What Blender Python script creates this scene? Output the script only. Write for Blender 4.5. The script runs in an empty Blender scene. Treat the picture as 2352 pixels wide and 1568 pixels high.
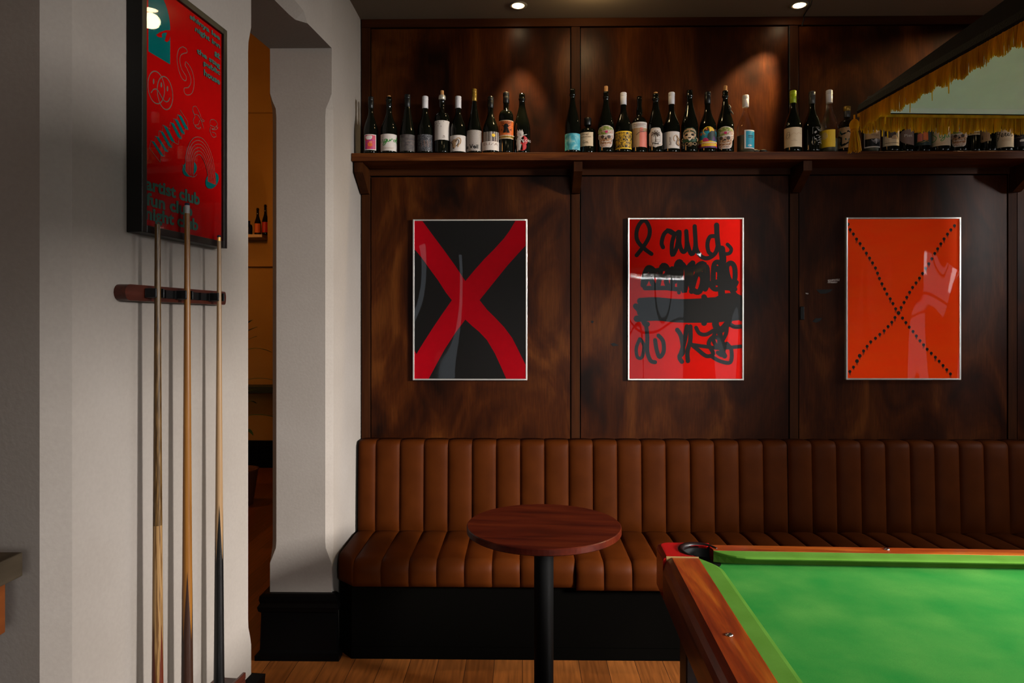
import bpy, math, random
from math import sin, cos, pi, radians, atan2, sqrt, asin, hypot
from mathutils import Vector, Matrix
random.seed(11)
SC = bpy.context.scene
COL = SC.collection

# ------------------------------------------------------------------ camera
EYE = 1.55
F = 1600.0
YAW = math.atan(24 / F)
HOR = 739.0
cam_d = bpy.data.cameras.new('camera')
cam = bpy.data.objects.new('camera', cam_d)
COL.objects.link(cam)
cam.location = (0, 0, EYE)
cam.rotation_euler = (pi / 2, 0, YAW)
cam_d.sensor_width = 36
cam_d.lens = F / 2352 * 36
cam_d.shift_y = -(784 - HOR) / 2352
cam_d.clip_start = 0.02
SC.camera = cam

# ------------------------------------------------------------------ world and view
SC.view_settings.view_transform = 'Standard'
SC.view_settings.look = 'None'
SC.view_settings.gamma = 1
SC.view_settings.exposure = 0.0
SC.view_settings.use_curve_mapping = False
world = bpy.data.worlds.new('World')
SC.world = world
world.use_nodes = True
bg = world.node_tree.nodes['Background']
bg.inputs[0].default_value = (0.80, 0.90, 1.0, 1)
bg.inputs[1].default_value = 1.5


def area(name, loc, target, sx, sy, power, color):
    l = bpy.data.lights.new(name, 'AREA')
    l.shape = 'RECTANGLE'
    l.size, l.size_y = sx, sy
    l.energy = power
    l.color = color
    o = bpy.data.objects.new(name, l)
    COL.objects.link(o)
    o.location = loc
    d = Vector(target) - Vector(loc)
    o.rotation_euler = d.to_track_quat('-Z', 'Y').to_euler()
    return o


DAY = (1.0, 0.97, 0.93)
area('daylight_front', (2.0, -4.8, 3.2), (1.4, 0.2, 0.9), 2.6, 2.2, 850, DAY)
area('daylight_side', (5.7, -0.35, 3.2), (0.6, 2.0, 0.8), 1.3, 2.0, 4500, DAY)
area('added_far_side_fill', (5.3, 2.75, 3.4), (0.8, 2.5, 0.7), 2.0, 1.6, 700, DAY)  # added fill behind an unseen window, brightens the return wall
area('daylight_corner', (6.0, -2.4, 3.4), (-0.2, 1.2, 0.7), 3.0, 2.2, 300, DAY)


def spot(name, loc, target, power, size, blend, color, rad=0.025):
    l = bpy.data.lights.new(name, 'SPOT')
    l.energy = power
    l.spot_size = radians(size)
    l.spot_blend = blend
    l.color = color
    l.shadow_soft_size = rad
    o = bpy.data.objects.new(name, l)
    COL.objects.link(o)
    o.location = loc
    d = Vector(target) - Vector(loc)
    o.rotation_euler = d.to_track_quat('-Z', 'Y').to_euler()
    return o


def point(name, loc, power, color, rad=0.08):
    l = bpy.data.lights.new(name, 'POINT')
    l.energy = power
    l.color = color
    l.shadow_soft_size = rad
    o = bpy.data.objects.new(name, l)
    COL.objects.link(o)
    o.location = loc
    return o


WARM = (1.0, 0.74, 0.36)
AMBER = (1.0, 0.42, 0.10)
point('next_room_lamp', (-3.2, 5.6, 2.7), 42, AMBER, 0.15)
point('next_room_lamp', (-3.6, 1.6, 3.0), 40, AMBER, 0.15)

# ------------------------------------------------------------------ pixel -> place
CY, SY = cos(YAW), sin(YAW)


def ray(px, py):
    cx = (px - 1176) / F
    return Vector((cx * CY - SY, cx * SY + CY, (HOR - py) / F))


def at_y(px, py, y):
    d = ray(px, py)
    k = y / d.y
    return Vector((d.x * k, y, EYE + d.z * k))


def at_z(px, py, z):
    d = ray(px, py)
    k = (z - EYE) / d.z
    return Vector((d.x * k, d.y * k, z))


def X_(px, y): return at_y(px, 739, y).x
def Z_(py, y, px=1200): return at_y(px, py, y).z


# ------------------------------------------------------------------ materials
MATS = {}
ALB = 0.42


def new_mat(name):
    m = bpy.data.materials.new(name)
    m.use_nodes = True
    nt = m.node_tree
    return m, nt, nt.nodes['Principled BSDF']


def plain(name, c, rough=0.6, metal=0.0, spec=0.5, coat=0.0, bump=0.0, bscale=200, sheen=0, k=None):
    if name in MATS: return MATS[name]
    m, nt, b = new_mat(name)
    k = k if k else (1 if metal > 0.5 else ALB)
    c = tuple(min(1, x * k) for x in c)
    b.inputs['Base Color'].default_value = (*c, 1)
    b.inputs['Roughness'].default_value = rough
    b.inputs['Metallic'].default_value = metal
    b.inputs['Specular IOR Level'].default_value = spec * 0.55
    b.inputs['Coat Weight'].default_value = coat
    b.inputs['Sheen Weight'].default_value = sheen
    # every surface carries a faint procedural variation
    tc = nt.nodes.new('ShaderNodeTexCoord')
    n = nt.nodes.new('ShaderNodeTexNoise')
    n.inputs['Scale'].default_value = bscale if bump else 30
    n.inputs['Detail'].default_value = 3
    nt.links.new(tc.outputs['Object'], n.inputs['Vector'])
    mx = nt.nodes.new('ShaderNodeMixRGB'); mx.blend_type = 'MULTIPLY'
    mx.inputs[0].default_value = 0.12
    mx.inputs[1].default_value = (*c, 1)
    nt.links.new(n.outputs['Fac'], mx.inputs[2])
    nt.links.new(mx.outputs[0], b.inputs['Base Color'])
    if bump:
        bp = nt.nodes.new('ShaderNodeBump')
        bp.inputs['Strength'].default_value = bump
        bp.inputs['Distance'].default_value = 0.002
        nt.links.new(n.outputs['Fac'], bp.inputs['Height'])
        nt.links.new(bp.outputs[0], b.inputs['Normal'])
    MATS[name] = m
    return m


def ramp(nt, stops):
    r = nt.nodes.new('ShaderNodeValToRGB')
    e = r.color_ramp.elements
    e[0].position, e[0].color = stops[0][0], (*stops[0][1], 1)
    e[1].position, e[1].color = stops[-1][0], (*stops[-1][1], 1)
    for p, c in stops[1:-1]:
        x = e.new(p); x.color = (*c, 1)
    return r


def noise_mat(name, stops, scale=(1, 1, 1), nscale=5, detail=5, dist=0.0, rough=0.5, spec=0.5, bump=0.0, coat=0.0,
              rot=(0, 0, 0), fine=None, sheen=0, coat_rough=0.05, bdist=0.002, k=None):
    """stretched noise through a colour ramp (wood, plaster, marbled paper...)"""
    m, nt, b = new_mat(name)
    k = k or ALB
    stops = [(p, tuple(min(1, x * k) for x in c)) for p, c in stops]
    tc = nt.nodes.new('ShaderNodeTexCoord')
    mp = nt.nodes.new('ShaderNodeMapping')
    mp.inputs['Scale'].default_value = scale
    mp.inputs['Rotation'].default_value = rot
    n = nt.nodes.new('ShaderNodeTexNoise')
    n.inputs['Scale'].default_value = nscale
    n.inputs['Detail'].default_value = detail
    n.inputs['Distortion'].default_value = dist
    nt.links.new(tc.outputs['Object'], mp.inputs['Vector'])
    nt.links.new(mp.outputs[0], n.inputs['Vector'])
    r = ramp(nt, stops)
    nt.links.new(n.outputs['Fac'], r.inputs['Fac'])
    out = r.outputs['Color']
    hgt = n.outputs['Fac']
    if fine:
        fs, famt, fscale = fine
        mp2 = nt.nodes.new('ShaderNodeMapping'); mp2.inputs['Scale'].default_value = fscale
        mp2.inputs['Rotation'].default_value = rot
        n2 = nt.nodes.new('ShaderNodeTexNoise'); n2.inputs['Scale'].default_value = fs; n2.inputs['Detail'].default_value = 3
        nt.links.new(tc.outputs['Object'], mp2.inputs['Vector']); nt.links.new(mp2.outputs[0], n2.inputs['Vector'])
        r2 = ramp(nt, [(0.3, (1 - famt,) * 3), (0.7, (1, 1, 1))])
        nt.links.new(n2.outputs['Fac'], r2.inputs['Fac'])
        mx = nt.nodes.new('ShaderNodeMixRGB'); mx.blend_type = 'MULTIPLY'; mx.inputs[0].default_value = 1
        nt.links.new(out, mx.inputs[1]); nt.links.new(r2.outputs['Color'], mx.inputs[2])
        out = mx.outputs[0]
        hgt = n2.outputs['Fac']
    nt.links.new(out, b.inputs['Base Color'])
    b.inputs['Roughness'].default_value = rough
    b.inputs['Specular IOR Level'].default_value = spec * 0.6
    b.inputs['Coat Weight'].default_value = coat
    b.inputs['Coat Roughness'].default_value = coat_rough
    b.inputs['Sheen Weight'].default_value = sheen
    if bump:
        bp = nt.nodes.new('ShaderNodeBump')
        bp.inputs['Strength'].default_value = bump
        bp.inputs['Distance'].default_value = bdist
        nt.links.new(hgt, bp.inputs['Height'])
        nt.links.new(bp.outputs[0], b.inputs['Normal'])
    MATS[name] = m
    return m


M_wall = noise_mat('white_plaster', [(0.3, (0.43, 0.375, 0.33)), (0.7, (0.485, 0.43, 0.385))], nscale=2.2, detail=6,
                   rough=0.8, spec=0.15, bump=0.2, fine=(90, 0.06, (1, 1, 1)), bdist=0.002)
M_ceil = noise_mat('ceiling_paint', [(0.3, (0.30, 0.225, 0.165)), (0.7, (0.33, 0.255, 0.19))], nscale=1.5, rough=0.85, spec=0.2)
M_darkwall = noise_mat('dark_unseen_wall', [(0.3, (0.10, 0.07, 0.05)), (0.7, (0.13, 0.09, 0.065))], nscale=2, rough=0.8, spec=0.2)  # unseen walls, darkened to cut bounce and haze in the glazing
M_orange_wall = noise_mat('ochre_plaster', [(0.3, (0.62, 0.36, 0.10)), (0.7, (0.72, 0.43, 0.13))], nscale=2, rough=0.85, spec=0.2)
M_ply = noise_mat('stained_plywood', [(0.28, (0.012, 0.003, 0.001)), (0.42, (0.042, 0.0085, 0.0015)), (0.55, (0.080, 0.0175, 0.0025)),
                                      (0.70, (0.150, 0.040, 0.006))],
                  scale=(1.8, 1.8, 0.8), nscale=1.9, detail=9, dist=1.6, rough=0.36, spec=0.13,
                  fine=(14, 0.38, (14, 14, 0.8)), bump=0.05, bdist=0.001)
M_trim = noise_mat('dark_stained_timber', [(0.3, (0.040, 0.010, 0.003)), (0.7, (0.085, 0.024, 0.005))], scale=(6, 6, 0.6), nscale=3,
                   rough=0.5, spec=0.08, fine=(12, 0.3, (12, 12, 0.6)))
M_trimh = noise_mat('dark_stained_rail', [(0.3, (0.040, 0.010, 0.003)), (0.7, (0.080, 0.022, 0.005))], scale=(0.5, 6, 6), nscale=3, rough=0.5, spec=0.08)
M_shelf = noise_mat('shelf_timber', [(0.3, (0.08, 0.018, 0.004)), (0.5, (0.16, 0.040, 0.007)), (0.7, (0.28, 0.08, 0.013))],
                    scale=(0.9, 5, 14), nscale=3, detail=6, dist=0.8, rough=0.45, spec=0.15, fine=(12, 0.35, (0.8, 14, 30)), bump=0.05)
M_gap = plain('shadow_gap_black', (0.004, 0.003, 0.003), 0.7)
M_leather = noise_mat('tan_leather', [(0.3, (0.074, 0.0150, 0.0015)), (0.7, (0.098, 0.021, 0.0025))], nscale=9, detail=3, rough=0.55,
                      spec=0.05, bump=0.25, fine=(260, 0.10, (1, 1, 1)), bdist=0.0006)
M_plinth = plain('black_plinth_paint', (0.003, 0.0025, 0.002), 0.8, spec=0.01, bump=0.1, bscale=60)
M_skirt = plain('black_gloss_paint', (0.003, 0.0025, 0.0025), 0.35, spec=0.12, bump=0.1, bscale=30)
M_tabletop = noise_mat('red_mahogany_top', [(0.3, (0.045, 0.004, 0.001)), (0.5, (0.085, 0.009, 0.002)), (0.7, (0.12, 0.016, 0.003))],
                       scale=(1.2, 9, 9), nscale=2.4, detail=6, dist=0.5, rough=0.38, spec=0.2, fine=(12, 0.3, (1, 22, 22)), rot=(0, 0, 0.1))
M_blackmetal = plain('black_powder_coat', (0.005, 0.005, 0.005), 0.5, bump=0.1, bscale=300, spec=0.12)
M_rail = noise_mat('polished_rail_wood', [(0.28, (0.16, 0.016, 0.002)), (0.5, (0.34, 0.05, 0.004)), (0.72, (0.62, 0.17, 0.014))],
                   scale=(7, 0.9, 7), nscale=2.6, detail=7, dist=0.9, rough=0.34, fine=(14, 0.35, (18, 1.2, 18)), coat=0.25, coat_rough=0.2)
M_railx = noise_mat('polished_end_rail_wood', [(0.28, (0.16, 0.02, 0.003)), (0.5, (0.34, 0.06, 0.006)), (0.72, (0.60, 0.16, 0.016))],
                    scale=(0.9, 7, 7), nscale=2.6, detail=7, dist=0.9, rough=0.3, fine=(14, 0.35, (1.2, 18, 18)), coat=0.3, coat_rough=0.15)
M_cab = noise_mat('dark_cabinet_wood', [(0.3, (0.028, 0.007, 0.003)), (0.7, (0.07, 0.018, 0.006))], scale=(5, 1, 5), nscale=3, rough=0.4)
M_felt = noise_mat('green_baize', [(0.3, (0.016, 0.18, 0.028)), (0.7, (0.065, 0.24, 0.042))], nscale=6, detail=8, rough=0.95, spec=0.03,
                   fine=(900, 0.25, (1, 1, 1)), bump=0.3, k=0.62, sheen=0.0, bdist=0.0006)
M_felt2 = noise_mat('green_cushion_cloth', [(0.3, (0.075, 0.19, 0.020)), (0.7, (0.10, 0.24, 0.032))], nscale=12, detail=6, rough=0.95, spec=0.03,
                    fine=(900, 0.2, (1, 1, 1)), bump=0.2, k=0.55, sheen=0.0, bdist=0.0006)
M_redcap = plain('red_plastic', (0.42, 0.006, 0.006), 0.18, coat=0.5)
M_blackrub = plain('black_pocket_rubber', (0.010, 0.004, 0.004), 0.4, spec=0.25)
M_cream = plain('cream_edge_strip', (0.45, 0.28, 0.10), 0.4)
M_chrome = plain('chrome', (0.7, 0.7, 0.7), 0.18, metal=1)
M_alu = plain('brushed_silver_frame', (0.72, 0.70, 0.66), 0.28, metal=0.85)
M_blackframe = plain('black_satin_frame', (0.008, 0.007, 0.006), 0.4)
M_leatherette = plain('black_leatherette', (0.008, 0.007, 0.006), 0.6, bump=0.4, bscale=400, spec=0.2)
M_lining = plain('pale_green_lining', (0.84, 0.92, 1.0), 0.6, k=1)
M_fringe = noise_mat('gold_fringe', [(0.3, (0.55, 0.28, 0.008)), (0.7, (0.95, 0.60, 0.02))], k=1, nscale=60, scale=(1, 1, 0.1), detail=2, rough=0.55)
_nt = M_fringe.node_tree; _b = _nt.nodes['Principled BSDF']
_tr = _nt.nodes.new('ShaderNodeBsdfTranslucent'); _mx = _nt.nodes.new('ShaderNodeMixShader'); _mx.inputs[0].default_value = 0.6
_nt.links.new(_b.inputs['Base Color'].links[0].from_socket, _tr.inputs[0]); _nt.links.new(_b.outputs[0], _mx.inputs[1]); _nt.links.new(_tr.outputs[0], _mx.inputs[2])
_nt.links.new(_mx.outputs[0], _nt.nodes['Material Output'].inputs[0])
M_teal = plain('teal_ink', (0.0, 0.125, 0.115), 0.5, spec=0.05, k=0.6)
M_tealline = plain('grey_teal_ink', (0.16, 0.12, 0.09), 0.5, spec=0.05, k=0.6)
M_tealtext = plain('muted_teal_ink', (0.055, 0.145, 0.11), 0.5, spec=0.05, k=0.6)
M_posterred = plain('poster_red', (0.62, 0.002, 0.002), 0.6, spec=0.05)
M_crimson = plain('crimson_ink', (0.95, 0.002, 0.022), 0.6, k=1, spec=0.15)
M_artblack = plain('printed_black', (0.018, 0.014, 0.013), 0.5)
M_scarlet = plain('scarlet_paper', (1.0, 0.010, 0.002), 0.6, k=1, spec=0.15)
M_orange = noise_mat('fluorescent_orange_paper', [(0.3, (1.0, 0.062, 0.001)), (0.7, (1.0, 0.085, 0.002))], nscale=4, scale=(1, 1, 4), rough=0.6, k=1, spec=0.15)
M_ink = plain('marker_ink', (0.014, 0.012, 0.011), 0.5)
M_black = plain('flat_black', (0.006, 0.006, 0.006), 0.5, spec=0.3)
M_bottle = plain('dark_bottle_glass', (0.006, 0.007, 0.004), 0.06, spec=0.6)
M_bottleB = plain('brown_bottle_glass', (0.012, 0.008, 0.004), 0.06, spec=0.6)
M_cork = noise_mat('cork', [(0.3, (0.36, 0.16, 0.05)), (0.7, (0.55, 0.28, 0.10))], nscale=200, rough=0.8, k=0.72)
M_white = plain('white_cap', (0.62, 0.60, 0.62), 0.35, k=0.78)
M_paper = plain('off_white_paper', (0.60, 0.53, 0.48), 0.6, k=0.78)
M_cream_l = plain('cream_paper', (0.62, 0.47, 0.31), 0.6, k=0.78)
M_gold = plain('gold_foil', (0.62, 0.36, 0.05), 0.3, metal=0.4)
M_lime = plain('lime_foil', (0.33, 0.42, 0.01), 0.35, k=0.78)
M_greycap = plain('grey_foil', (0.10, 0.095, 0.09), 0.35)
M_blkcap = plain('black_foil', (0.012, 0.012, 0.012), 0.35)
M_silver = plain('silver_collar', (0.5, 0.46, 0.38), 0.3, metal=0.6)
M_green_ink = plain('green_ink', (0.03, 0.24, 0.03), 0.5, k=0.78)
M_dgreen = plain('dark_green_ink', (0.01, 0.07, 0.02), 0.5)
M_red = plain('red_ink', (0.45, 0.01, 0.01), 0.5, k=0.78)
M_orl = plain('orange_label', (0.62, 0.13, 0.02), 0.5, k=0.78)
M_yel = plain('yellow_label', (0.80, 0.50, 0.02), 0.5, k=0.78)
M_tealL = plain('teal_label', (0.01, 0.25, 0.36), 0.5, k=0.78)
M_pink = plain('pink_ink', (0.45, 0.02, 0.10), 0.5, k=0.78)
M_magenta = noise_mat('magenta_print', [(0.35, (0.50, 0.01, 0.10)), (0.5, (0.55, 0.05, 0.06)), (0.65, (0.30, 0.01, 0.20))], nscale=60, rough=0.5, k=0.72)
M_purple = plain('purple_ink', (0.16, 0.05, 0.22), 0.5)
M_salmon = plain('salmon_ink', (0.62, 0.16, 0.11), 0.5, k=0.78)
M_brown = plain('brown_ink', (0.10, 0.06, 0.04), 0.5)
M_tan = plain('tan_ink', (0.40, 0.24, 0.12), 0.5, k=0.78)
M_mauve = plain('mauve_brown_label', (0.20, 0.12, 0.095), 0.5, k=0.78)
M_slate = plain('slate_green_label', (0.03, 0.055, 0.05), 0.5)
M_bluemarble = noise_mat('turquoise_marbled_label', [(0.3, (0.02, 0.20, 0.26)), (0.5, (0.06, 0.36, 0.44)), (0.7, (0.30, 0.52, 0.50))], nscale=28,
                         dist=1.5, rough=0.5, k=0.72)
M_yblack = noise_mat('yellow_black_label', [(0.44, (0.015, 0.012, 0.01)), (0.50, (0.72, 0.40, 0.01)), (0.56, (0.015, 0.012, 0.01)), (0.62, (0.75, 0.42, 0.01))],
                     nscale=70, dist=1.2, detail=2, rough=0.5, k=0.72)
M_greyL = noise_mat('worn_grey_label', [(0.35, (0.045, 0.035, 0.035)), (0.65, (0.11, 0.09, 0.08))], nscale=50, rough=0.6, k=0.72)
M_darkL = noise_mat('dark_scribble_label', [(0.5, (0.012, 0.012, 0.015)), (0.57, (0.20, 0.19, 0.20)), (0.62, (0.012, 0.012, 0.015))], nscale=90, dist=2, rough=0.5, k=0.72)
M_skull = noise_mat('collage_print', [(0.30, (0.08, 0.05, 0.035)), (0.42, (0.42, 0.30, 0.24)), (0.52, (0.60, 0.47, 0.38)), (0.60, (0.36, 0.12, 0.07)),
                                      (0.72, (0.55, 0.42, 0.33))], nscale=95, detail=4, rough=0.5, k=0.72)
M_skullgreen = noise_mat('collage_leaves', [(0.32, (0.10, 0.13, 0.02)), (0.5, (0.24, 0.30, 0.05)), (0.66, (0.50, 0.36, 0.25))], nscale=110, detail=3, rough=0.5, k=0.72)
M_skullbrown = noise_mat('collage_jaw', [(0.32, (0.10, 0.05, 0.03)), (0.5, (0.36, 0.16, 0.06)), (0.66, (0.50, 0.36, 0.25))], nscale=120, detail=3, rough=0.5, k=0.72)
M_leaf = plain('leaf_green', (0.03, 0.16, 0.03), 0.5)
M_pot = plain('terracotta', (0.25, 0.09, 0.04), 0.7)
M_wornwood = noise_mat('weathered_table_wood', [(0.3, (0.045, 0.032, 0.019)), (0.7, (0.09, 0.066, 0.042))], scale=(8, 1, 8), nscale=4, rough=0.7, spec=0.1, bump=0.2)
M_apron = noise_mat('red_brown_apron', [(0.3, (0.14, 0.034, 0.008)), (0.7, (0.22, 0.058, 0.012))], scale=(6, 1, 6), nscale=4, rough=0.6, spec=0.1)
M_rack = noise_mat('rack_mahogany', [(0.3, (0.055, 0.012, 0.007)), (0.7, (0.12, 0.026, 0.014))], scale=(1, 8, 8), nscale=8, rough=0.3)
M_ash = noise_mat('ash_shaft', [(0.35, (0.09, 0.040, 0.008)), (0.5, (0.19, 0.095, 0.022)), (0.65, (0.28, 0.15, 0.045))], scale=(60, 60, 5), nscale=4, rough=0.35,
                  fine=(40, 0.5, (6, 6, 0.6)))
M_ashbutt = noise_mat('ash_grain_butt', [(0.42, (0.16, 0.07, 0.018)), (0.5, (0.40, 0.22, 0.08)), (0.7, (0.50, 0.29, 0.11))], scale=(90, 90, 2.2), nscale=3, dist=0.6, rough=0.35)
M_honey = noise_mat('honey_cue_wood', [(0.3, (0.24, 0.085, 0.010)), (0.7, (0.42, 0.17, 0.025))], scale=(30, 30, 1.2), nscale=4, rough=0.35)
M_maple = noise_mat('maple_shaft', [(0.3, (0.40, 0.23, 0.10)), (0.7, (0.52, 0.32, 0.16))], scale=(30, 30, 1.2), nscale=4, rough=0.35)
M_darkpoint = plain('dark_brown_splice', (0.045, 0.016, 0.008), 0.35)
M_redpoint = plain('red_brown_splice', (0.14, 0.025, 0.010), 0.35)
M_ebony = plain('ebony_splice', (0.007, 0.007, 0.007), 0.3)
M_ferrule = plain('white_ferrule', (0.55, 0.53, 0.52), 0.4)
M_brass = plain('brass_ferrule', (0.6, 0.36, 0.10), 0.3, metal=0.7)
M_bluetip = plain('chalked_tip', (0.010, 0.018, 0.05), 0.8)
M_clip = plain('black_clip_plastic', (0.007, 0.007, 0.007), 0.35)
M_liquid = plain('cloudy_liquid', (0.24, 0.22, 0.15), 0.3)


def glass_mat(name, col, rough=0.0, ior=1.12):
    m, nt, b = new_mat(name)
    b.inputs['Base Color'].default_value = (*col, 1)
    b.inputs['Transmission Weight'].default_value = 1
    b.inputs['Roughness'].default_value = rough
    b.inputs['IOR'].default_value = ior
    MATS[name] = m
    return m


M_clear = glass_mat('clear_bottle_glass', (0.93, 0.95, 0.93), 0.0, 1.25)


def glazing(name, wob, ior=1.36):
    """clear acrylic glazing: see-through with a wavy clear reflection"""
    m = bpy.data.materials.new(name); m.use_nodes = True
    nt = m.node_tree; nt.nodes.clear()
    out = nt.nodes.new('ShaderNodeOutputMaterial')
    mix = nt.nodes.new('ShaderNodeMixShader')
    tr = nt.nodes.new('ShaderNodeBsdfTransparent')
    gl = nt.nodes.new('ShaderNodeBsdfGlossy'); gl.inputs['Roughness'].default_value = 0.02
    fr = nt.nodes.new('ShaderNodeFresnel'); fr.inputs['IOR'].default_value = ior
    nz = nt.nodes.new('ShaderNodeTexNoise'); nz.inputs['Scale'].default_value = 3.0; nz.inputs['Detail'].default_value = 0
    tc = nt.nodes.new('ShaderNodeTexCoord')
    mp = nt.nodes.new('ShaderNodeMapping'); mp.inputs['Scale'].default_value = (1.6, 1, 0.35)
    bp = nt.nodes.new('ShaderNodeBump'); bp.inputs['Strength'].default_value = 1; bp.inputs['Distance'].default_value = wob
    nt.links.new(tc.outputs['Object'], mp.inputs[0]); nt.links.new(mp.outputs[0], nz.inputs['Vector'])
    nt.links.new(nz.outputs['Fac'], bp.inputs['Height'])
    nt.links.new(bp.outputs[0], gl.inputs['Normal'])
    nt.links.new(fr.outputs[0], mix.inputs[0])
    nt.links.new(tr.outputs[0], mix.inputs[1]); nt.links.new(gl.outputs[0], mix.inputs[2])
    nt.links.new(mix.outputs[0], out.inputs[0])
    return m


M_glazing = glazing('wavy_acrylic', 0.020)
M_glazing2 = glazing('poster_glass', 0.002, 1.25)
M_pane = glazing('window_glass', 0.0)


def floor_mat():
    m, nt, b = new_mat('floorboards')
    tc = nt.nodes.new('ShaderNodeTexCoord')
    sep = nt.nodes.new('ShaderNodeSeparateXYZ'); cmb = nt.nodes.new('ShaderNodeCombineXYZ')
    nt.links.new(tc.outputs['Object'], sep.inputs[0])
    nt.links.new(sep.outputs['Y'], cmb.inputs['X']); nt.links.new(sep.outputs['X'], cmb.inputs['Y'])
    br = nt.nodes.new('ShaderNodeTexBrick')
    br.inputs['Scale'].default_value = 1
    br.inputs['Brick Width'].default_value = 1.9
    br.inputs['Row Height'].default_value = 0.128
    br.inputs['Mortar Size'].default_value = 0.0012
    br.inputs['Color1'].default_value = (0.19, 0.060, 0.012, 1)
    br.inputs['Color2'].default_value = (0.11, 0.032, 0.006, 1)
    br.inputs['Mortar'].default_value = (0.012, 0.006, 0.003, 1)
    nt.links.new(cmb.outputs[0], br.inputs['Vector'])
    mp = nt.nodes.new('ShaderNodeMapping'); mp.inputs['Scale'].default_value = (26, 1.6, 1)
    nz = nt.nodes.new('ShaderNodeTexNoise'); nz.inputs['Scale'].default_value = 3; nz.inputs['Detail'].default_value = 5
    nt.links.new(tc.outputs['Object'], mp.inputs[0]); nt.links.new(mp.outputs[0], nz.inputs['Vector'])
    r = ramp(nt, [(0.3, (0.6,) * 3), (0.7, (1.15,) * 3)])
    nt.links.new(nz.outputs['Fac'], r.inputs['Fac'])
    mx = nt.nodes.new('ShaderNodeMixRGB'); mx.blend_type = 'MULTIPLY'; mx.inputs[0].default_value = 1
    nt.links.new(br.outputs['Color'], mx.inputs[1]); nt.links.new(r.outputs['Color'], mx.inputs[2])
    nt.links.new(mx.outputs[0], b.inputs['Base Color'])
    b.inputs['Roughness'].default_value = 0.34
    return m


M_floor = floor_mat()


def emit_mat(name, col, s):
    m = bpy.data.materials.new(name); m.use_nodes = True
    nt = m.node_tree; nt.nodes.clear()
    e = nt.nodes.new('ShaderNodeEmission'); o = nt.nodes.new('ShaderNodeOutputMaterial')
    e.inputs[0].default_value = (*col, 1); e.inputs[1].default_value = s
    nt.links.new(e.outputs[0], o.inputs[0])
    return m


# ------------------------------------------------------------------ mesh builder
class MB:
    def __init__(s):
        s.v = []; s.f = []; s.m = []; s.sm = []; s.mats = []

    def mi(s, mat):
        if mat not in s.mats: s.mats.append(mat)
        return s.mats.index(mat)

    def add(s, vs, fs, mat, smooth=False):
        o = len(s.v); k = s.mi(mat)
        s.v += [tuple(p) for p in vs]
        for f in fs:
            s.f.append([i + o for i in f]); s.m.append(k); s.sm.append(smooth)

    def box(s, x0, x1, y0, y1, z0, z1, mat):
        vs = [(x, y, z) for z in (z0, z1) for y in (y0, y1) for x in (x0, x1)]
        s.add(vs, [(0, 2, 3, 1), (4, 5, 7, 6), (0, 1, 5, 4), (2, 6, 7, 3), (0, 4, 6, 2), (1, 3, 7, 5)], mat)

    def prism(s, pts, axis, a, b, mat, smooth=False):
        """polygon pts (2D) extruded between a and b along axis (0,1,2)"""
        n = len(pts)
        def put(p, t):
            q = list(p); q.insert(axis, t); return tuple(q)
        vs = [put(p, a) for p in pts] + [put(p, b) for p in pts]
        fs = [tuple(range(n))[::-1], tuple(range(n, 2 * n))]
        s.add(vs, fs, mat)
        s.add(vs, [(i, (i + 1) % n, (i + 1) % n + n, i + n) for i in range(n)], mat, smooth)

    def loft(s, rings, mat, smooth=False, closed=True, caps=True):
        n = len(rings[0]); vs = [p for r in rings for p in r]; fs = []
        for j in range(len(rings) - 1):
            for i in range(n if closed else n - 1):
                k = (i + 1) % n
                fs.append((j * n + i, j * n + k, (j + 1) * n + k, (j + 1) * n + i))
        s.add(vs, fs, mat, smooth)
        if caps and closed:
            s.add(rings[0], [tuple(range(n))[::-1]], mat)
            s.add(rings[-1], [tuple(range(n))], mat)

    def lathe(s, prof, mat, seg=28, c=(0, 0), smooth=True, caps=True):
        rings = [[(c[0] + r * cos(2 * pi * i / seg), c[1] + r * sin(2 * pi * i / seg), z) for i in range(seg)] for r, z in prof]
        s.loft(rings, mat, smooth, True, caps)

    def tube(s, path, rad, mat, seg=8, caps=True):
        P = [Vector(p) for p in path]
        rs = rad if isinstance(rad, (list, tuple)) else [rad] * len(P)
        rings = []
        up = Vector((0, 0, 1))
        for i, p in enumerate(P):
            t = (P[min(i + 1, len(P) - 1)] - P[max(i - 1, 0)]).normalized()
            a = t.cross(up)
            if a.length < 0.05: a = t.cross(Vector((0, 1, 0)))
            a.normalize(); b = t.cross(a)
            rings.append([tuple(p + (a * cos(2 * pi * k / seg) + b * sin(2 * pi * k / seg)) * rs[i]) for k in range(seg)])
        s.loft(rings, mat, True, True, caps)

    def ball(s, c, r, mat, sx=1, sy=1, sz=1, seg=12, half=False):
        n = 7
        prof = []
        for i in range(n + 1):
            t = (0 if half else -pi / 2) + (pi / 2 if half else pi) * i / n
            prof.append((max(cos(t), 0.001), sin(t)))
        rings = [[(c[0] + r * sx * q * cos(2 * pi * k / seg), c[1] + r * sy * q * sin(2 * pi * k / seg), c[2] + r * sz * h) for k in range(seg)] for q, h in prof]
        s.loft(rings, mat, True)

    def build(s, name, parent=None, loc=None, rot=None, bevel=0, bseg=2):
        me = bpy.data.meshes.new(name)
        me.from_pydata(s.v, [], s.f)
        for mt in s.mats: me.materials.append(mt)
        me.polygons.foreach_set('material_index', s.m)
        me.polygons.foreach_set('use_smooth', s.sm)
        me.update()
        o = bpy.data.objects.new(name, me)
        COL.objects.link(o)
        if parent: o.parent = parent
        if loc: o.location = loc
        if rot: o.rotation_euler = rot
        if bevel:
            b = o.modifiers.new('bevel', 'BEVEL'); b.width = bevel; b.segments = bseg; b.limit_method = 'ANGLE'; b.angle_limit = radians(50)
        return o


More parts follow.
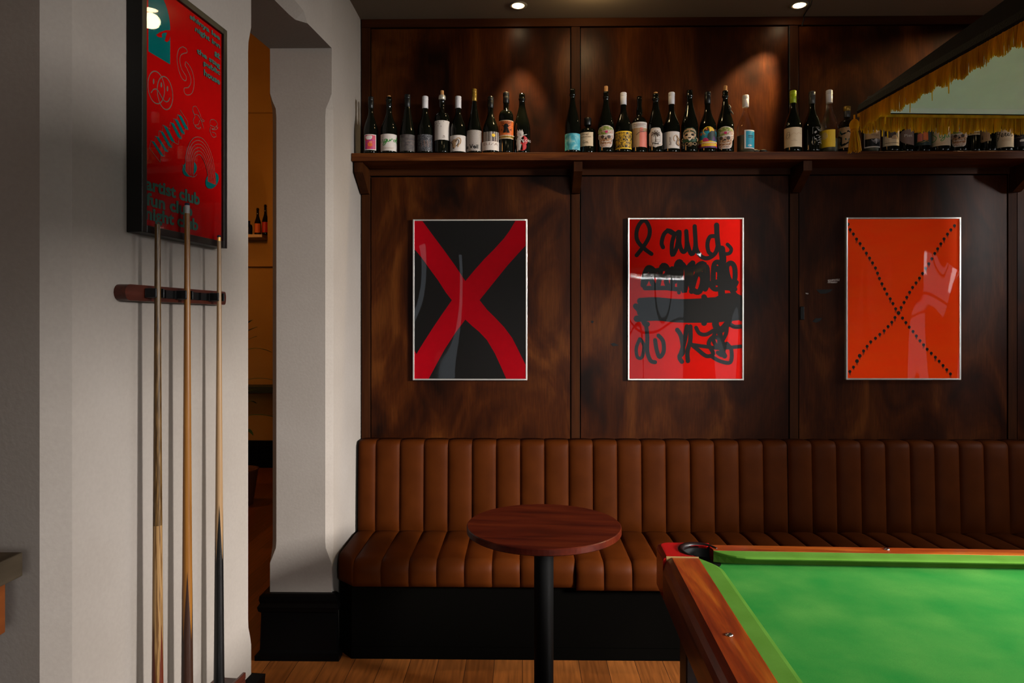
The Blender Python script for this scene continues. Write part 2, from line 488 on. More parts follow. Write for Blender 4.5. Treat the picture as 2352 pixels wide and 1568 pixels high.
def tag(o, label=None, cat=None, group=None, kind=None):
    if label: o['label'] = label
    if cat: o['category'] = cat
    if group: o['group'] = group
    if kind: o['kind'] = kind
    return o


def thing(name, label, cat, loc=(0, 0, 0), rz=0.0, group=None):
    o = bpy.data.objects.new(name, None)
    COL.objects.link(o)
    o.empty_display_size = 0.05
    o.location = loc; o.rotation_euler = (0, 0, rz)
    return tag(o, label, cat, group)


def struct(mb, name, **k):
    o = mb.build(name, **k)
    return tag(o, kind='structure')


_font = {}


def text_mesh(s, bold=0.0):
    """text -> (verts2d, faces, width, height) using Blender's built-in font, size 1"""
    key = (s, bold)
    if key in _font: return _font[key]
    cu = bpy.data.curves.new('t', 'FONT')
    cu.body = s; cu.size = 1; cu.offset = bold; cu.resolution_u = 3
    cu.align_x = 'LEFT'
    o = bpy.data.objects.new('t', cu); COL.objects.link(o)
    bpy.context.view_layer.update()
    dg = bpy.context.evaluated_depsgraph_get()
    me = bpy.data.meshes.new_from_object(o.evaluated_get(dg))
    vs = [(v.co.x, v.co.y) for v in me.vertices]; fs = [tuple(p.vertices) for p in me.polygons]
    bpy.data.objects.remove(o); bpy.data.curves.remove(cu); bpy.data.meshes.remove(me)
    x0 = min(v[0] for v in vs); x1 = max(v[0] for v in vs); y0 = min(v[1] for v in vs); y1 = max(v[1] for v in vs)
    _font[key] = ([((x - x0) / (x1 - x0), (y - y0) / (y1 - y0)) for x, y in vs], fs)
    return _font[key]


def smooth_path(pts, n=5):
    """Catmull-Rom through pts"""
    out = []
    P = [pts[0]] + list(pts) + [pts[-1]]
    for i in range(1, len(P) - 2):
        a, b, c, d = P[i - 1], P[i], P[i + 1], P[i + 2]
        for k in range(n):
            t = k / n
            out.append(tuple(0.5 * (2 * b[j] + (c[j] - a[j]) * t + (2 * a[j] - 5 * b[j] + 4 * c[j] - d[j]) * t * t + (3 * b[j] - a[j] - 3 * c[j] + d[j]) * t ** 3) for j in range(2)))
    out.append(tuple(pts[-1]))
    return out


def stroke2d(pts, w, n=5, smooth=True):
    """ribbon with round ends -> verts, faces in 2D"""
    P = smooth_path(pts, n) if smooth and len(pts) > 2 else list(pts)
    vs = []; fs = []
    L = len(P)
    for i, p in enumerate(P):
        a = P[max(i - 1, 0)]; b = P[min(i + 1, L - 1)]
        dx, dy = b[0] - a[0], b[1] - a[1]; l = hypot(dx, dy) or 1
        nx, ny = -dy / l * w / 2, dx / l * w / 2
        vs += [(p[0] + nx, p[1] + ny), (p[0] - nx, p[1] - ny)]
    for i in range(L - 1): fs.append((2 * i, 2 * i + 1, 2 * i + 3, 2 * i + 2))
    for p, e in ((P[0], 0), (P[-1], 2 * L - 2)):
        # half-round end growing out of the last edge
        a0 = atan2(vs[e][1] - p[1], vs[e][0] - p[0])
        sg = 1 if e == 0 else -1
        o = len(vs)
        vs += [(p[0] + w / 2 * cos(a0 + sg * pi * k / 7), p[1] + w / 2 * sin(a0 + sg * pi * k / 7)) for k in range(1, 7)]
        fs.append((e,) + tuple(range(o, o + 6)) + (e + 1,))
    return vs, fs


def disc2d(x, y, rx, ry=None, n=18):
    ry = ry or rx
    return [(x + rx * cos(2 * pi * k / n), y + ry * sin(2 * pi * k / n)) for k in range(n)], [tuple(range(n))]


# ------------------------------------------------------------------ room shell
YW = 3.78          # face of the timber panelling
CEIL = 3.195
XR = -0.879        # return wall beside the banquette
YP = 3.22          # face of the far pier
XE = 4.0           # right wall
YF = -3.0          # front wall (behind the camera)
TH = radians(6.3)
DL = Vector((sin(TH), cos(TH), 0))        # wall with the poster, running away from the camera
NN = Vector((cos(TH), -sin(TH), 0))       # facing the room
WT = 0.29
A0 = Vector((-0.885, YP, 0))


def on_left(px, py, off):
    """pixel -> (distance along the poster wall, height) on the plane 'off' metres proud of the wall"""
    d = ray(px, py)
    o = A0 + NN * off
    k = (o.x * NN.x + o.y * NN.y) / (d.x * NN.x + d.y * NN.y)
    p = Vector((d.x * k, d.y * k, EYE + d.z * k))
    return (Vector((p.x, p.y, 0)) - o).dot(DL), p.z


LROT = pi / 2 - TH


def left_place(s, off, z):
    p = A0 + DL * s + NN * off
    return (p.x, p.y, z)


# floor and ceilings
mb = MB(); mb.box(-6, XE + 0.2, YF - 0.2, 8.0, -0.1, 0, M_floor); struct(mb, 'floor')
mb = MB(); mb.box(XR - 0.2, XE + 0.2, YF - 0.2, YW + 0.3, CEIL, CEIL + 0.2, M_ceil); struct(mb, 'ceiling')
mb = MB(); mb.box(-6, -1.0, -3.2, 8.0, 5.1, 5.3, M_orange_wall); struct(mb, 'ceiling_next_room')
# back wall (plaster core behind the panelling)
mb = MB(); mb.box(XR - 0.02, XE + 0.2, YW + 0.03, YW + 0.25, 0, CEIL, M_gap)
wall_back = struct(mb, 'wall_back')
# return wall + far pier
sE = on_left(577, 900, 0)[0]          # far end of the near pier
sC = on_left(132, 900, 0)[0]          # near end of the near pier


def pier_sections(foot, cham, zs):
    """foot: ccw 4 corners; cham: widths per corner"""
    rings = []
    for z, on in zs:
        ring = []
        for i, p in enumerate(foot):
            a = Vector(foot[i - 1]); b = Vector(foot[(i + 1) % len(foot)]); p = Vector(p)
            w = max(cham[i] * on, 0.0004)
            ring.append(tuple((p + (a - p).normalized() * w)) + (z,))
            ring.append(tuple((p + (b - p).normalized() * w)) + (z,))
        rings.append(ring)
    return rings


ZS = [(0, 0), (0.43, 0), (0.455, 0.35), (0.50, 0.92), (0.53, 1), (2.50, 1), (2.54, 0.9), (2.575, 0.4), (2.61, 0), (5.15, 0)]
q0 = A0 - NN * WT
mb = MB()
mb.loft(pier_sections([(q0.x, YP), (A0.x, YP), (XR, YW + 0.25), (q0.x + 0.06, YW + 0.25)], [0.03, 0.03, 0, 0], ZS), M_wall, caps=True)
struct(mb, 'wall_pier')
pE = A0 + DL * sE; pC = A0 + DL * sC
pEb = pE - NN * WT; pCb = pC - NN * WT
mb = MB()
ZS2 = [(0, 0), (0.40, 0), (0.43, 0.35), (0.47, 0.92), (0.50, 1), (2.50, 1), (2.54, 0.9), (2.575, 0.4), (2.60, 0), (2.82, 0)]
mb.loft(pier_sections([(pCb.x, pCb.y), (pC.x, pC.y), (pE.x, pE.y), (pEb.x, pEb.y)], [0.03, 0.045, 0.022, 0.022], ZS2), M_wall)
struct(mb, 'wall_left')
# header over the openings, with a stopped chamfer on the room side
mb = MB()
ss = [(-7.0, 0), (sC - 0.05, 0), (sC, 0), (sE + 0.0, 0), (sE + 0.10, 0), (sE + 0.16, 1), (-0.36, 1), (-0.31, 0.9), (-0.27, 0.0), (-0.0005, 0)]
rings = []
for s_, on in ss:
    b = A0 + DL * s_
    w = max(0.0004, 0.04 * on)
    sec = [(0, 2.8201 + w), (-w, 2.8201), (-WT, 2.8201), (-WT, 5.15), (0, 5.15)]
    rings.append([tuple(b + NN * o + Vector((0, 0, z))) for o, z in sec])
mb.loft(rings, M_wall)
struct(mb, 'wall_header')
# other walls
mb = MB()
# right wall with window opening
wy0, wy1, wz0, wz1 = 0.10, 1.12, 0.85, 2.66
uy0, uy1 = 1.95, 3.15
vy0, vy1, vz0, vz1 = -2.5, -0.7, 0.75, 2.55
mb.box(XE, XE + 0.2, YF - 0.2, vy0, 0, CEIL, M_darkwall); mb.box(XE, XE + 0.2, vy1, wy0, 0, CEIL, M_darkwall)
mb.box(XE, XE + 0.2, vy0, vy1, 0, vz0, M_darkwall); mb.box(XE, XE + 0.2, vy0, vy1, vz1, CEIL, M_darkwall); mb.box(XE, XE + 0.2, wy1, uy0, 0, CEIL, M_darkwall); mb.box(XE, XE + 0.2, uy1, YW + 0.25, 0, CEIL, M_darkwall)
mb.box(XE, XE + 0.2, uy0, uy1, 0, wz0, M_darkwall); mb.box(XE, XE + 0.2, uy0, uy1, wz1, CEIL, M_darkwall)
mb.box(XE, XE + 0.2, wy0, wy1, 0, wz0, M_darkwall); mb.box(XE, XE + 0.2, wy0, wy1, wz1, CEIL, M_darkwall)
struct(mb, 'wall_right')
mb = MB()
fx = [(-1.34, -1.14), (0.95, 2.45)]
xs = [-6.0] + [v for p in fx for v in p] + [XE + 0.2]
fz0, fz1 = 0.55, 2.55
for i in range(0, len(xs), 2): mb.box(xs[i], xs[i + 1], YF - 0.2, YF, 0, 5.1, M_darkwall)
for a, b in fx:
    mb.box(a, b, YF - 0.2, YF, 0, fz0, M_darkwall); mb.box(a, b, YF - 0.2, YF, fz1, 5.1, M_darkwall)
struct(mb, 'wall_front')


def window(n, o, u, w, z0, z1, mull, bars):
    """o: start corner, u: unit along, inside normal = left of u"""
    t = MB(); u = Vector(u); nrm = Vector((-u.y, u.x, 0)) * -0.10
    def bx(a0, a1, b0, b1, th):
        c = []
        for a, z in ((a0, b0), (a1, b0), (a1, b1), (a0, b1)):
            c.append(Vector(o) + u * a + Vector((0, 0, z)))
        n2 = nrm.normalized() * th / 2
        vs = [tuple(p + nrm - n2) for p in c] + [tuple(p + nrm + n2) for p in c]
        t.add(vs, [(0, 1, 2, 3), (4, 7, 6, 5), (0, 4, 5, 1), (1, 5, 6, 2), (2, 6, 7, 3), (3, 7, 4, 0)], M_skirt)
    bx(0, 0.05, z0, z1, 0.06); bx(w - 0.05, w, z0, z1, 0.06); bx(0, w, z0, z0 + 0.05, 0.06); bx(0, w, z1 - 0.05, z1, 0.06)
    for k in range(1, mull): bx(w * k / mull - 0.02, w * k / mull + 0.02, z0, z1, 0.05)
    for k in range(1, bars): bx(0, w, z0 + (z1 - z0) * k / bars - 0.015, z0 + (z1 - z0) * k / bars + 0.015, 0.05)
    fr = struct(t, 'window_%d' % n)
    g = MB()
    c = [Vector(o) + u * a + Vector((0, 0, z)) + nrm for a, z in ((0, z0), (w, z0), (w, z1), (0, z1))]
    n2 = nrm.normalized() * 0.003
    g.add([tuple(p - n2) for p in c] + [tuple(p + n2) for p in c], [(0, 1, 2, 3), (4, 7, 6, 5)], M_pane)
    g.build('glass_pane', parent=fr)


window(1, (XE, wy0, 0), (0, 1, 0), wy1 - wy0, wz0, wz1, 1, 2)
window(4, (XE, uy0, 0), (0, 1, 0), uy1 - uy0, wz0, wz1, 1, 2)  # unseen window, added to let side light reach the return wall
window(3, (XE, vy0, 0), (0, 1, 0), vy1 - vy0, vz0, vz1, 2, 2)
window(2, (2.45, YF, 0), (-1, 0, 0), 1.50, fz0, fz1, 2, 2)

# ---- room beyond the opening
YN = 7.4
mb = MB()
# arch: centre px 352, springing py 480, radius 266 px
ac = at_y(352, 480, YN); ar = 266 * YN / F
x1 = ac.x + ar
n = 28
arc = [(ac.x + ar * cos(t), ac.z + ar * sin(t)) for t in [pi * k / n for k in range(n + 1)]]     # right -> left
zb = 2.24
# wall around the arch (front face at YN), built as quads column by column
outer_top = 5.1
for k in range(n):
    (xa, za), (xb, zb_) = arc[k], arc[k + 1]
    mb.add([(xa, YN, za), (xb, YN, zb_), (xb, YN, outer_top), (xa, YN, outer_top)], [(0, 1, 2, 3)], M_orange_wall)
    mb.add([(xa, YN, za), (xb, YN, zb_), (xb, YN + 0.28, zb_), (xa, YN + 0.28, za)], [(0, 1, 2, 3)], M_orange_wall, True)
mb.box(x1, -0.9, YN, YN + 0.3, 0, outer_top, M_orange_wall)
mb.box(-6.0, ac.x - ar, YN, YN + 0.3, 0, outer_top, M_orange_wall)
mb.box(ac.x - ar, x1, YN + 0.28, YN + 0.4, 0, outer_top, M_orange_wall)
mb.box(ac.x - ar, x1, YN, YN + 0.3, 0, zb, M_orange_wall)
struct(mb, 'wall_far')
mb = MB(); mb.box(-6.0, -1.0, YN - 0.05, YN - 0.001, Z_(255, YN - 0.05), 5.1, M_orange_wall); struct(mb, 'wall_bulkhead')
mb = MB(); mb.box(-6.2, -6.0, YF - 0.2, YN + 0.4, 0, 5.1, M_orange_wall); struct(mb, 'wall_side')
mb = MB(); mb.box(-0.93, -0.85, YW + 0.26, YN + 0.3, 0, 5.1, M_orange_wall); struct(mb, 'wall_passage')
mb = MB(); mb.box(-6.0, -0.93, YN - 0.04, YN - 0.001, 0, Z_(1012, YN), M_skirt); mb.box(-6.0, -0.93, YN - 0.055, YN - 0.001, Z_(1022, YN) - .02, Z_(1022, YN), M_skirt)
struct(mb, 'baseboard_far', bevel=0.004)
# ledge shelf in the arch
lx0, lx1 = ac.x - ar + 0.01, -2.62
ls = tag(MB().build('tmp'), None) if False else None
z1_ = Z_(536, YN - 0.03)
mb = MB(); mb.box(ac.x - ar + .1, x1 - 0.06, YN + 0.0005, YN + 0.27, z1_ - 0.03, z1_, M_cream_l)
niche = mb.build('bottle_ledge')
tag(niche, 'narrow pale ledge across the arched recess in the far room', 'shelf')
mb = MB(); mb.box(-6.0, -1.0, YN - 0.05, YN - 0.001, Z_(612, YN) , Z_(592, YN), M_orange_wall)
struct(mb, 'trim_1')

# ---- timber panelling on the back wall
S_SH = at_y(1200, 350, 3.57).z          # shelf top
SH_T = 0.040
joints = [1322, 1824, 2326]
jx = [X_(p, YW) for p in joints]
xl = XR + 0.004
mb = MB()
gap = 0.006
st = 0.046                               # stile width
edges = [xl] + jx + [XE - 0.02]


def panel(x0, x1, z0, z1):
    mb = MB(); mb.box(x0, x1, YW + 0.004, YW + 0.029, z0, z1, M_ply)
    o = mb.build('wood_panel', parent=wall_back)
    return o


ZR0, ZR1 = Z_(403, YW), Z_(386, YW)       # mid rail under the shelf
ZT = CEIL - 0.045
panels = []
for i in range(4):
    x0 = edges[i] + (0.052 if i == 0 else st / 2 + gap)
    x1p = edges[i + 1] - st / 2 - gap
    panels.append(panel(x0, x1p, 0.6, ZR0 - gap))
    panels.append(panel(x0, x1p, ZR1, ZT - gap))
for i, x in enumerate(jx):
    mb = MB(); mb.box(x - st / 2, x + st / 2, YW, YW + 0.029, 0.6, ZT - 0.001, M_trim)
    struct(mb, 'trim_%d' % (i + 2), bevel=0.001)
mb = MB(); mb.box(xl, xl + 0.046, YW - 0.004, YW + 0.029, 0.6, ZT - 0.001, M_trim); struct(mb, 'trim_5', bevel=0.001)
mb = MB(); mb.box(xl, XE - 0.001, YW - 0.006, YW + 0.029, ZT, CEIL - 0.001, M_trimh); struct(mb, 'trim_6', bevel=0.001)
mb = MB(); mb.box(xl, XE - 0.02, YW - 0.008, YW + 0.0035, ZR0, ZR1, M_trimh); struct(mb, 'trim_7', bevel=0.001)
# small marks on the panelling
def mark(name, pts, mat, par, w=None):
    P = [at_y(px, py, YW + 0.003) for px, py in pts]
    mb = MB()
    mb.prism([(p.x, p.z) for p in P], 1, YW + 0.0022, YW + 0.0042, mat)
    return mb.build(name, parent=par)
par3 = panels[4]
M_tape = noise_mat('torn_tape', [(0.4, (0.30, 0.22, 0.20)), (0.6, (0.60, 0.52, 0.50))], nscale=150, rough=0.7)
mark('tape_scrap', [(1901, 642), (1914, 641), (1929, 640), (1928, 645), (1915, 645), (1902, 647)], M_tape, par3)
mark('tape_scrap', [(1901, 647), (1916, 646), (1924, 647), (1922, 650), (1901, 650)], M_tape, par3)
mark('chipped_spot', [(1875, 665), (1913, 664), (1906, 670), (1896, 674), (1884, 674)], M_black, par3)
mark('chipped_spot', [(1866, 738), (1872, 731), (1889, 730), (1883, 737), (1874, 741)], M_black, par3)
mark('paint_spot', [(1850, 672), (1857, 673), (1856, 676), (1851, 675)], M_tape, par3)
mark('chipped_spot', [(1403, 789), (1410, 787), (1422, 793), (1408, 795)], M_black, panels[2])
mark('chipped_spot', [(1358, 736), (1364, 737), (1362, 742), (1358, 741)], M_black, panels[2])
mb = MB()
c = at_y(1842, 719, YW)
mb.box(c.x - 0.011, c.x + 0.011, YW - 0.006, YW + 0.004, c.z - 0.036, c.z + 0.036, M_black)
latch = mb.build('latch_plate', bevel=0.003)
tag(latch, 'small black metal latch plate on the stile between middle and right panels', 'latch')

# ---- black skirting round the far pier
mb = MB()
def skirt_ring(off, z):
    return [(q0.x - off, YP + 0.3, z), (q0.x - off, YP - off, z), (A0.x + off * 0.9, YP - off, z), (A0.x + off * 0.9, YP + 0.012, z)]
zt = Z_(1366, YP - 0.02)
prof = [(0.052, 0), (0.052, 0.022), (0.038, 0.030), (0.034, 0.045), (0.030, zt - 0.10), (0.030, zt - 0.085), (0.040, zt - 0.075), (0.044, zt - 0.055), (0.034, zt - 0.04),
        (0.038, zt - 0.025), (0.036, zt - 0.008), (0.022, zt), (0.001, zt)]
mb.loft([skirt_ring(o, z) for o, z in prof], M_skirt, smooth=False, closed=False)
struct(mb, 'baseboard_left')
mb = MB()
pr = [(0.05, 0), (0.05, 0.02), (0.034, 0.04), (0.03, 0.2), (0.04, 0.22), (0.034, 0.25), (0.036, 0.28), (0.001, 0.295)]
rg = []
for o_, z in pr:
    a, b = A0 + DL * (sC - o_), A0 + DL * (sE + o_)
    rg.append([tuple(a - NN * WT + Vector((0, 0, z))), tuple(a + NN * o_ + Vector((0, 0, z))), tuple(b + NN * o_ + Vector((0, 0, z))), tuple(b - NN * WT + Vector((0, 0, z)))])
mb.loft(rg, M_skirt, closed=False)
struct(mb, 'baseboard_right')

# ------------------------------------------------------------------ banquette
SEAM0 = -0.0114; STEP = 0.1272
BX0, BX1 = XR + 0.012, SEAM0 + STEP * 27
bq = thing('banquette', 'long tan leather channel-tufted banquette on a black plinth below the framed prints', 'banquette', (0.8, 3.45, 0))


def channel_mesh(xa, xb, path_fn, bulge, n=8):
    """puffed channels between seams; path_fn(x) -> list of (y,z,ny,nz)"""
    seams = [xa] + [SEAM0 + STEP * k for k in range(-8, 40) if xa + 0.03 < SEAM0 + STEP * k < xb - 0.03] + [xb]
    mb = MB()
    for a, b in zip(seams, seams[1:]):
        rows = []
        for i in range(n + 1):
            u = i / n
            uu = 0.5 - 0.5 * cos(pi * u)      # denser near the seams
            x = a + (b - a) * uu
            h = bulge * (1 - abs(2 * uu - 1) ** 2.6) ** 0.6
            rows.append([(x, y + ny * h, z + nz * h) for y, z, ny, nz in path_fn(x)])
        m = len(rows[0]); vs = [p for r in rows for p in r]
        fs = [(i * m + j, (i + 1) * m + j, (i + 1) * m + j + 1, i * m + j + 1) for i in range(n) for j in range(m - 1)]
        mb.add(vs, fs, M_leather, True)
        # closing sides
    # end caps
    for x, flip in ((xa, False), (xb, True)):
        P = [(x, y, z) for y, z, _, _ in path_fn(x)]
        mb.add(P, [tuple(range(len(P)))[::-1 if flip else 1]], M_leather)
    return mb


def seat_path(front, zb_):
    def fn(x):
        yf = front + max(0.0, (-0.775 - x)) * 0.95
        zt_ = 0.452
        pts = [(3.68, 0.30, 0, 0.0), (3.68, 0.445, 0, 0.6), (3.62, zt_ - .004, 0, 1)]
        for k in range(1, 7): pts.append((3.62 + (yf + 0.055 - 3.62) * k / 7, zt_, 0, 1))
        r = 0.045
        for k in range(0, 7):
            a = (pi / 2) * k / 6
            pts.append((yf + r - r * sin(a), zt_ - r + r * cos(a), -sin(a), cos(a)))
        pts += [(yf, zb_ + 0.03, -0.8, 0), (yf + 0.002, zb_ + 0.008, -0.4, 0), (yf + 0.012, zb_, 0, 0)]
        return pts
    return fn


def back_path(x):
    pts = [(3.665, 0.43, 0, 0)]
    yb, yt, zt_ = 3.655, 3.672, 0.918
    pts.append((yb, 0.452, -0.7, 0))
    for k in range(1, 7): pts.append((yb + (yt - yb) * k / 7, 0.46 + (zt_ - 0.03 - 0.46) * k / 7, -1, 0))
    r = 0.028
    for k in range(0, 5):
        a = (pi / 2) * k / 4
        f = 1 - 0.6 * k / 4
        pts.append((yt + r - r * cos(a), zt_ - r + r * sin(a), -cos(a) * f, sin(a) * f))
    pts.append((3.765, zt_ + 0.0, 0, 0.3)); pts.append((3.77, 0.5, 0, 0))
    return pts


JS = SEAM0 + STEP * 2; JB = SEAM0 + STEP * 11
off = Vector(bq.location)


def place_bq(mb, name):
    o = mb.build(name, parent=bq)
    o.location = -off
    return o


place_bq(channel_mesh(BX0, JS - 0.001, seat_path(3.175, 0.335), 0.013), 'seat_cushion')
place_bq(channel_mesh(JS + 0.001, BX1, seat_path(3.16, 0.328), 0.014), 'seat_cushion')
place_bq(channel_mesh(BX0, JB - 0.0015, back_path, 0.016), 'backrest')
place_bq(channel_mesh(JB + 0.0015, BX1, back_path, 0.016), 'backrest')
mb = MB()
yp = at_z(1100, 1513, 0).y
mb.prism([(BX0 + 0.005, yp + 0.08), (BX0 + 0.08, yp), (BX1, yp), (BX1, 3.76), (BX0 + 0.005, 3.76)], 2, 0.055, 0.336, M_plinth)
mb.prism([(BX0 + 0.005, yp + 0.075), (BX0 + 0.08, yp - 0.006), (BX1, yp - 0.006), (BX1, 3.76), (BX0 + 0.005, 3.76)], 2, 0.0, 0.054, M_plinth)
place_bq(mb, 'plinth')

# ------------------------------------------------------------------ wall shelf with brackets
shelf = thing('wall_shelf', 'long dark timber wall shelf on wedge brackets holding the bottles', 'shelf', (0.8, 3.7, S_SH))
off = Vector(shelf.location)
mb = MB(); mb.box(XR - 0.0005, XE - 0.02, 3.57, YW - 0.0005, S_SH - SH_T, S_SH, M_shelf)
o = mb.build('shelf_board', parent=shelf, bevel=0.002); o.location = -off
ztop = S_SH - SH_T - 0.0005
zbt = Z_(446, YW)
for bx in [XR + 0.028] + jx:
    mb = MB()
    w = 0.022
    mb.prism([(3.60, ztop), (YW - 0.0085, ztop), (YW - 0.0085, zbt), (YW - 0.032, zbt), (3.60, ztop - 0.05)], 0, bx - w, bx + w, M_trim)
    o = mb.build('bracket', parent=shelf, bevel=0.001); o.location = -off

# ------------------------------------------------------------------ bottles
YB = 3.632


def lathe_profile(style, r, H, rn=0.0145):
    L = [(r * 0.80, 0.0), (r * 0.97, 0.004), (r, 0.012)]
    if style == 'burg':
        L += [(r, 0.42 * H)]
        for k in range(1, 11):
            t = k / 10; L.append((r + (rn - r) * (3 * t * t - 2 * t ** 3) ** 0.95, (0.42 + 0.33 * t) * H))
        L += [(rn, 0.93 * H), (rn + 0.0022, 0.935 * H), (rn + 0.0022, 0.965 * H), (rn, 0.97 * H), (rn - 0.001, H), (rn * 0.7, H)]
    elif style == 'hock':
        L += [(r, 0.36 * H)]
        for k in range(1, 11):
            t = k / 10; L.append((r + (rn - r) * (t ** 1.2 * (1.55 - 0.55 * t)), (0.36 + 0.45 * t) * H))
        L += [(rn, 0.95 * H), (rn + 0.0018, 0.955 * H), (rn + 0.0018, 0.98 * H), (rn, H), (rn * 0.7, H)]
    elif style == 'champ':
        L += [(r, 0.43 * H)]
        for k in range(1, 11):
            t = k / 10; L.append((r + (rn - r) * (3 * t * t - 2 * t ** 3) ** 0.82, (0.43 + 0.46 * t) * H))
        L += [(rn + 0.003, 0.90 * H), (rn + 0.0038, 0.925 * H), (rn + 0.0005, 0.94 * H), (rn + 0.002, 0.97 * H), (rn + 0.0015, H), (rn * 0.7, H)]
    elif style == 'bord':
        L += [(r, 0.60 * H)]
        for k in range(1, 9):
            a = (pi / 2) * k / 8; L.append((rn + (r - rn) * cos(a) ** 0.9, (0.60 + 0.115 * sin(a)) * H))
        L += [(rn, 0.93 * H), (rn + 0.0015, 0.935 * H), (rn + 0.0015, 0.99 * H), (rn, H), (rn * 0.7, H)]
    elif style == 'rum':
        L += [(r, 0.50 * H)]
        for k in range(1, 9):
            a = (pi / 2) * k / 8; L.append((rn + (r - rn) * cos(a), (0.50 + 0.15 * sin(a)) * H))
        L += [(rn + 0.004, 0.70 * H), (rn + 0.003, 0.78 * H), (rn - 0.001, 0.83 * H), (rn + 0.001, 0.94 * H), (rn + 0.001, H), (rn * 0.7, H)]
    elif style == 'gin':
        L += [(r, 0.56 * H)]
        for k in range(1, 9):
            a = (pi / 2) * k / 8; L.append((rn + (r - rn) * cos(a) ** 0.8, (0.56 + 0.17 * sin(a)) * H))
        L += [(rn, 0.82 * H), (rn * 0.7, 0.82 * H)]
    elif style == 'gin2':
        L += [(r, 0.55 * H)]
        for k in range(1, 9):
            a = (pi / 2) * k / 8; L.append((rn + (r - rn) * cos(a) ** 0.7, (0.55 + 0.16 * sin(a)) * H))
        L += [(rn, 0.93 * H), (rn * 0.7, 0.93 * H)]
    return L


class Label:
    """flat artwork wrapped on the bottle; u in [-1,1] across, v in [0,1] up"""
    def __init__(s, R, c, hw, z0, z1):
        s.R = R; s.c = c; s.hw = hw; s.z0 = z0; s.z1 = z1; s.mb = MB(); s.k = 0

    def pt(s, u, v, lift):
        a = s.c + u * s.hw
        R = s.R + 0.0006 + lift * 0.00035
        return (R * sin(a), -R * cos(a), s.z0 + v * (s.z1 - s.z0))

    def put(s, vs, fs, mat):
        s.k += 1
        s.mb.add([s.pt(u, v, s.k) for u, v in vs], fs, mat)

    def rect(s, u0, v0, u1, v1, mat, n=12):
        vs = []; fs = []
        for i in range(n + 1):
            u = u0 + (u1 - u0) * i / n
            vs += [(u, v0), (u, v1)]
        for i in range(n): fs.append((2 * i, 2 * i + 2, 2 * i + 3, 2 * i + 1))
        s.put(vs, fs, mat)

    def rows(s, rows, mat, n=10):
        vs = []; fs = []
        for v, a, b in rows: vs += [(a + (b - a) * i / n, v) for i in range(n + 1)]
        m = n + 1
        for j in range(len(rows) - 1):
            for i in range(n): fs.append((j * m + i, j * m + i + 1, (j + 1) * m + i + 1, (j + 1) * m + i))
        s.put(vs, fs, mat)

    def asp(s): return (s.z1 - s.z0) / (s.hw * s.R)          # v-units per u-unit in metres

    def line(s, pts, w, mat, smooth=True):
        k = s.asp()
        v, f = stroke2d([(u, y * k) for u, y in pts], w, 4, smooth)
        s.put([(a, b / k) for a, b in v], f, mat)

    def disc(s, u, v, r, mat, ry=None):
        k = s.asp()
        vs, fs = disc2d(u, v, r, (ry or r) / k, 14)
        s.put(vs, fs, mat)

    def text(s, t, u0, v0, u1, v1, mat, bold=0.0, vertical=False):
        vs, fs = text_mesh(t, bold)
        if vertical: vs = [(u1 - (u1 - u0) * y, v0 + (v1 - v0) * x) for x, y in vs]
        else: vs = [(u0 + (u1 - u0) * x, v0 + (v1 - v0) * y) for x, y in vs]
        s.put(vs, fs, mat)


PREV = None


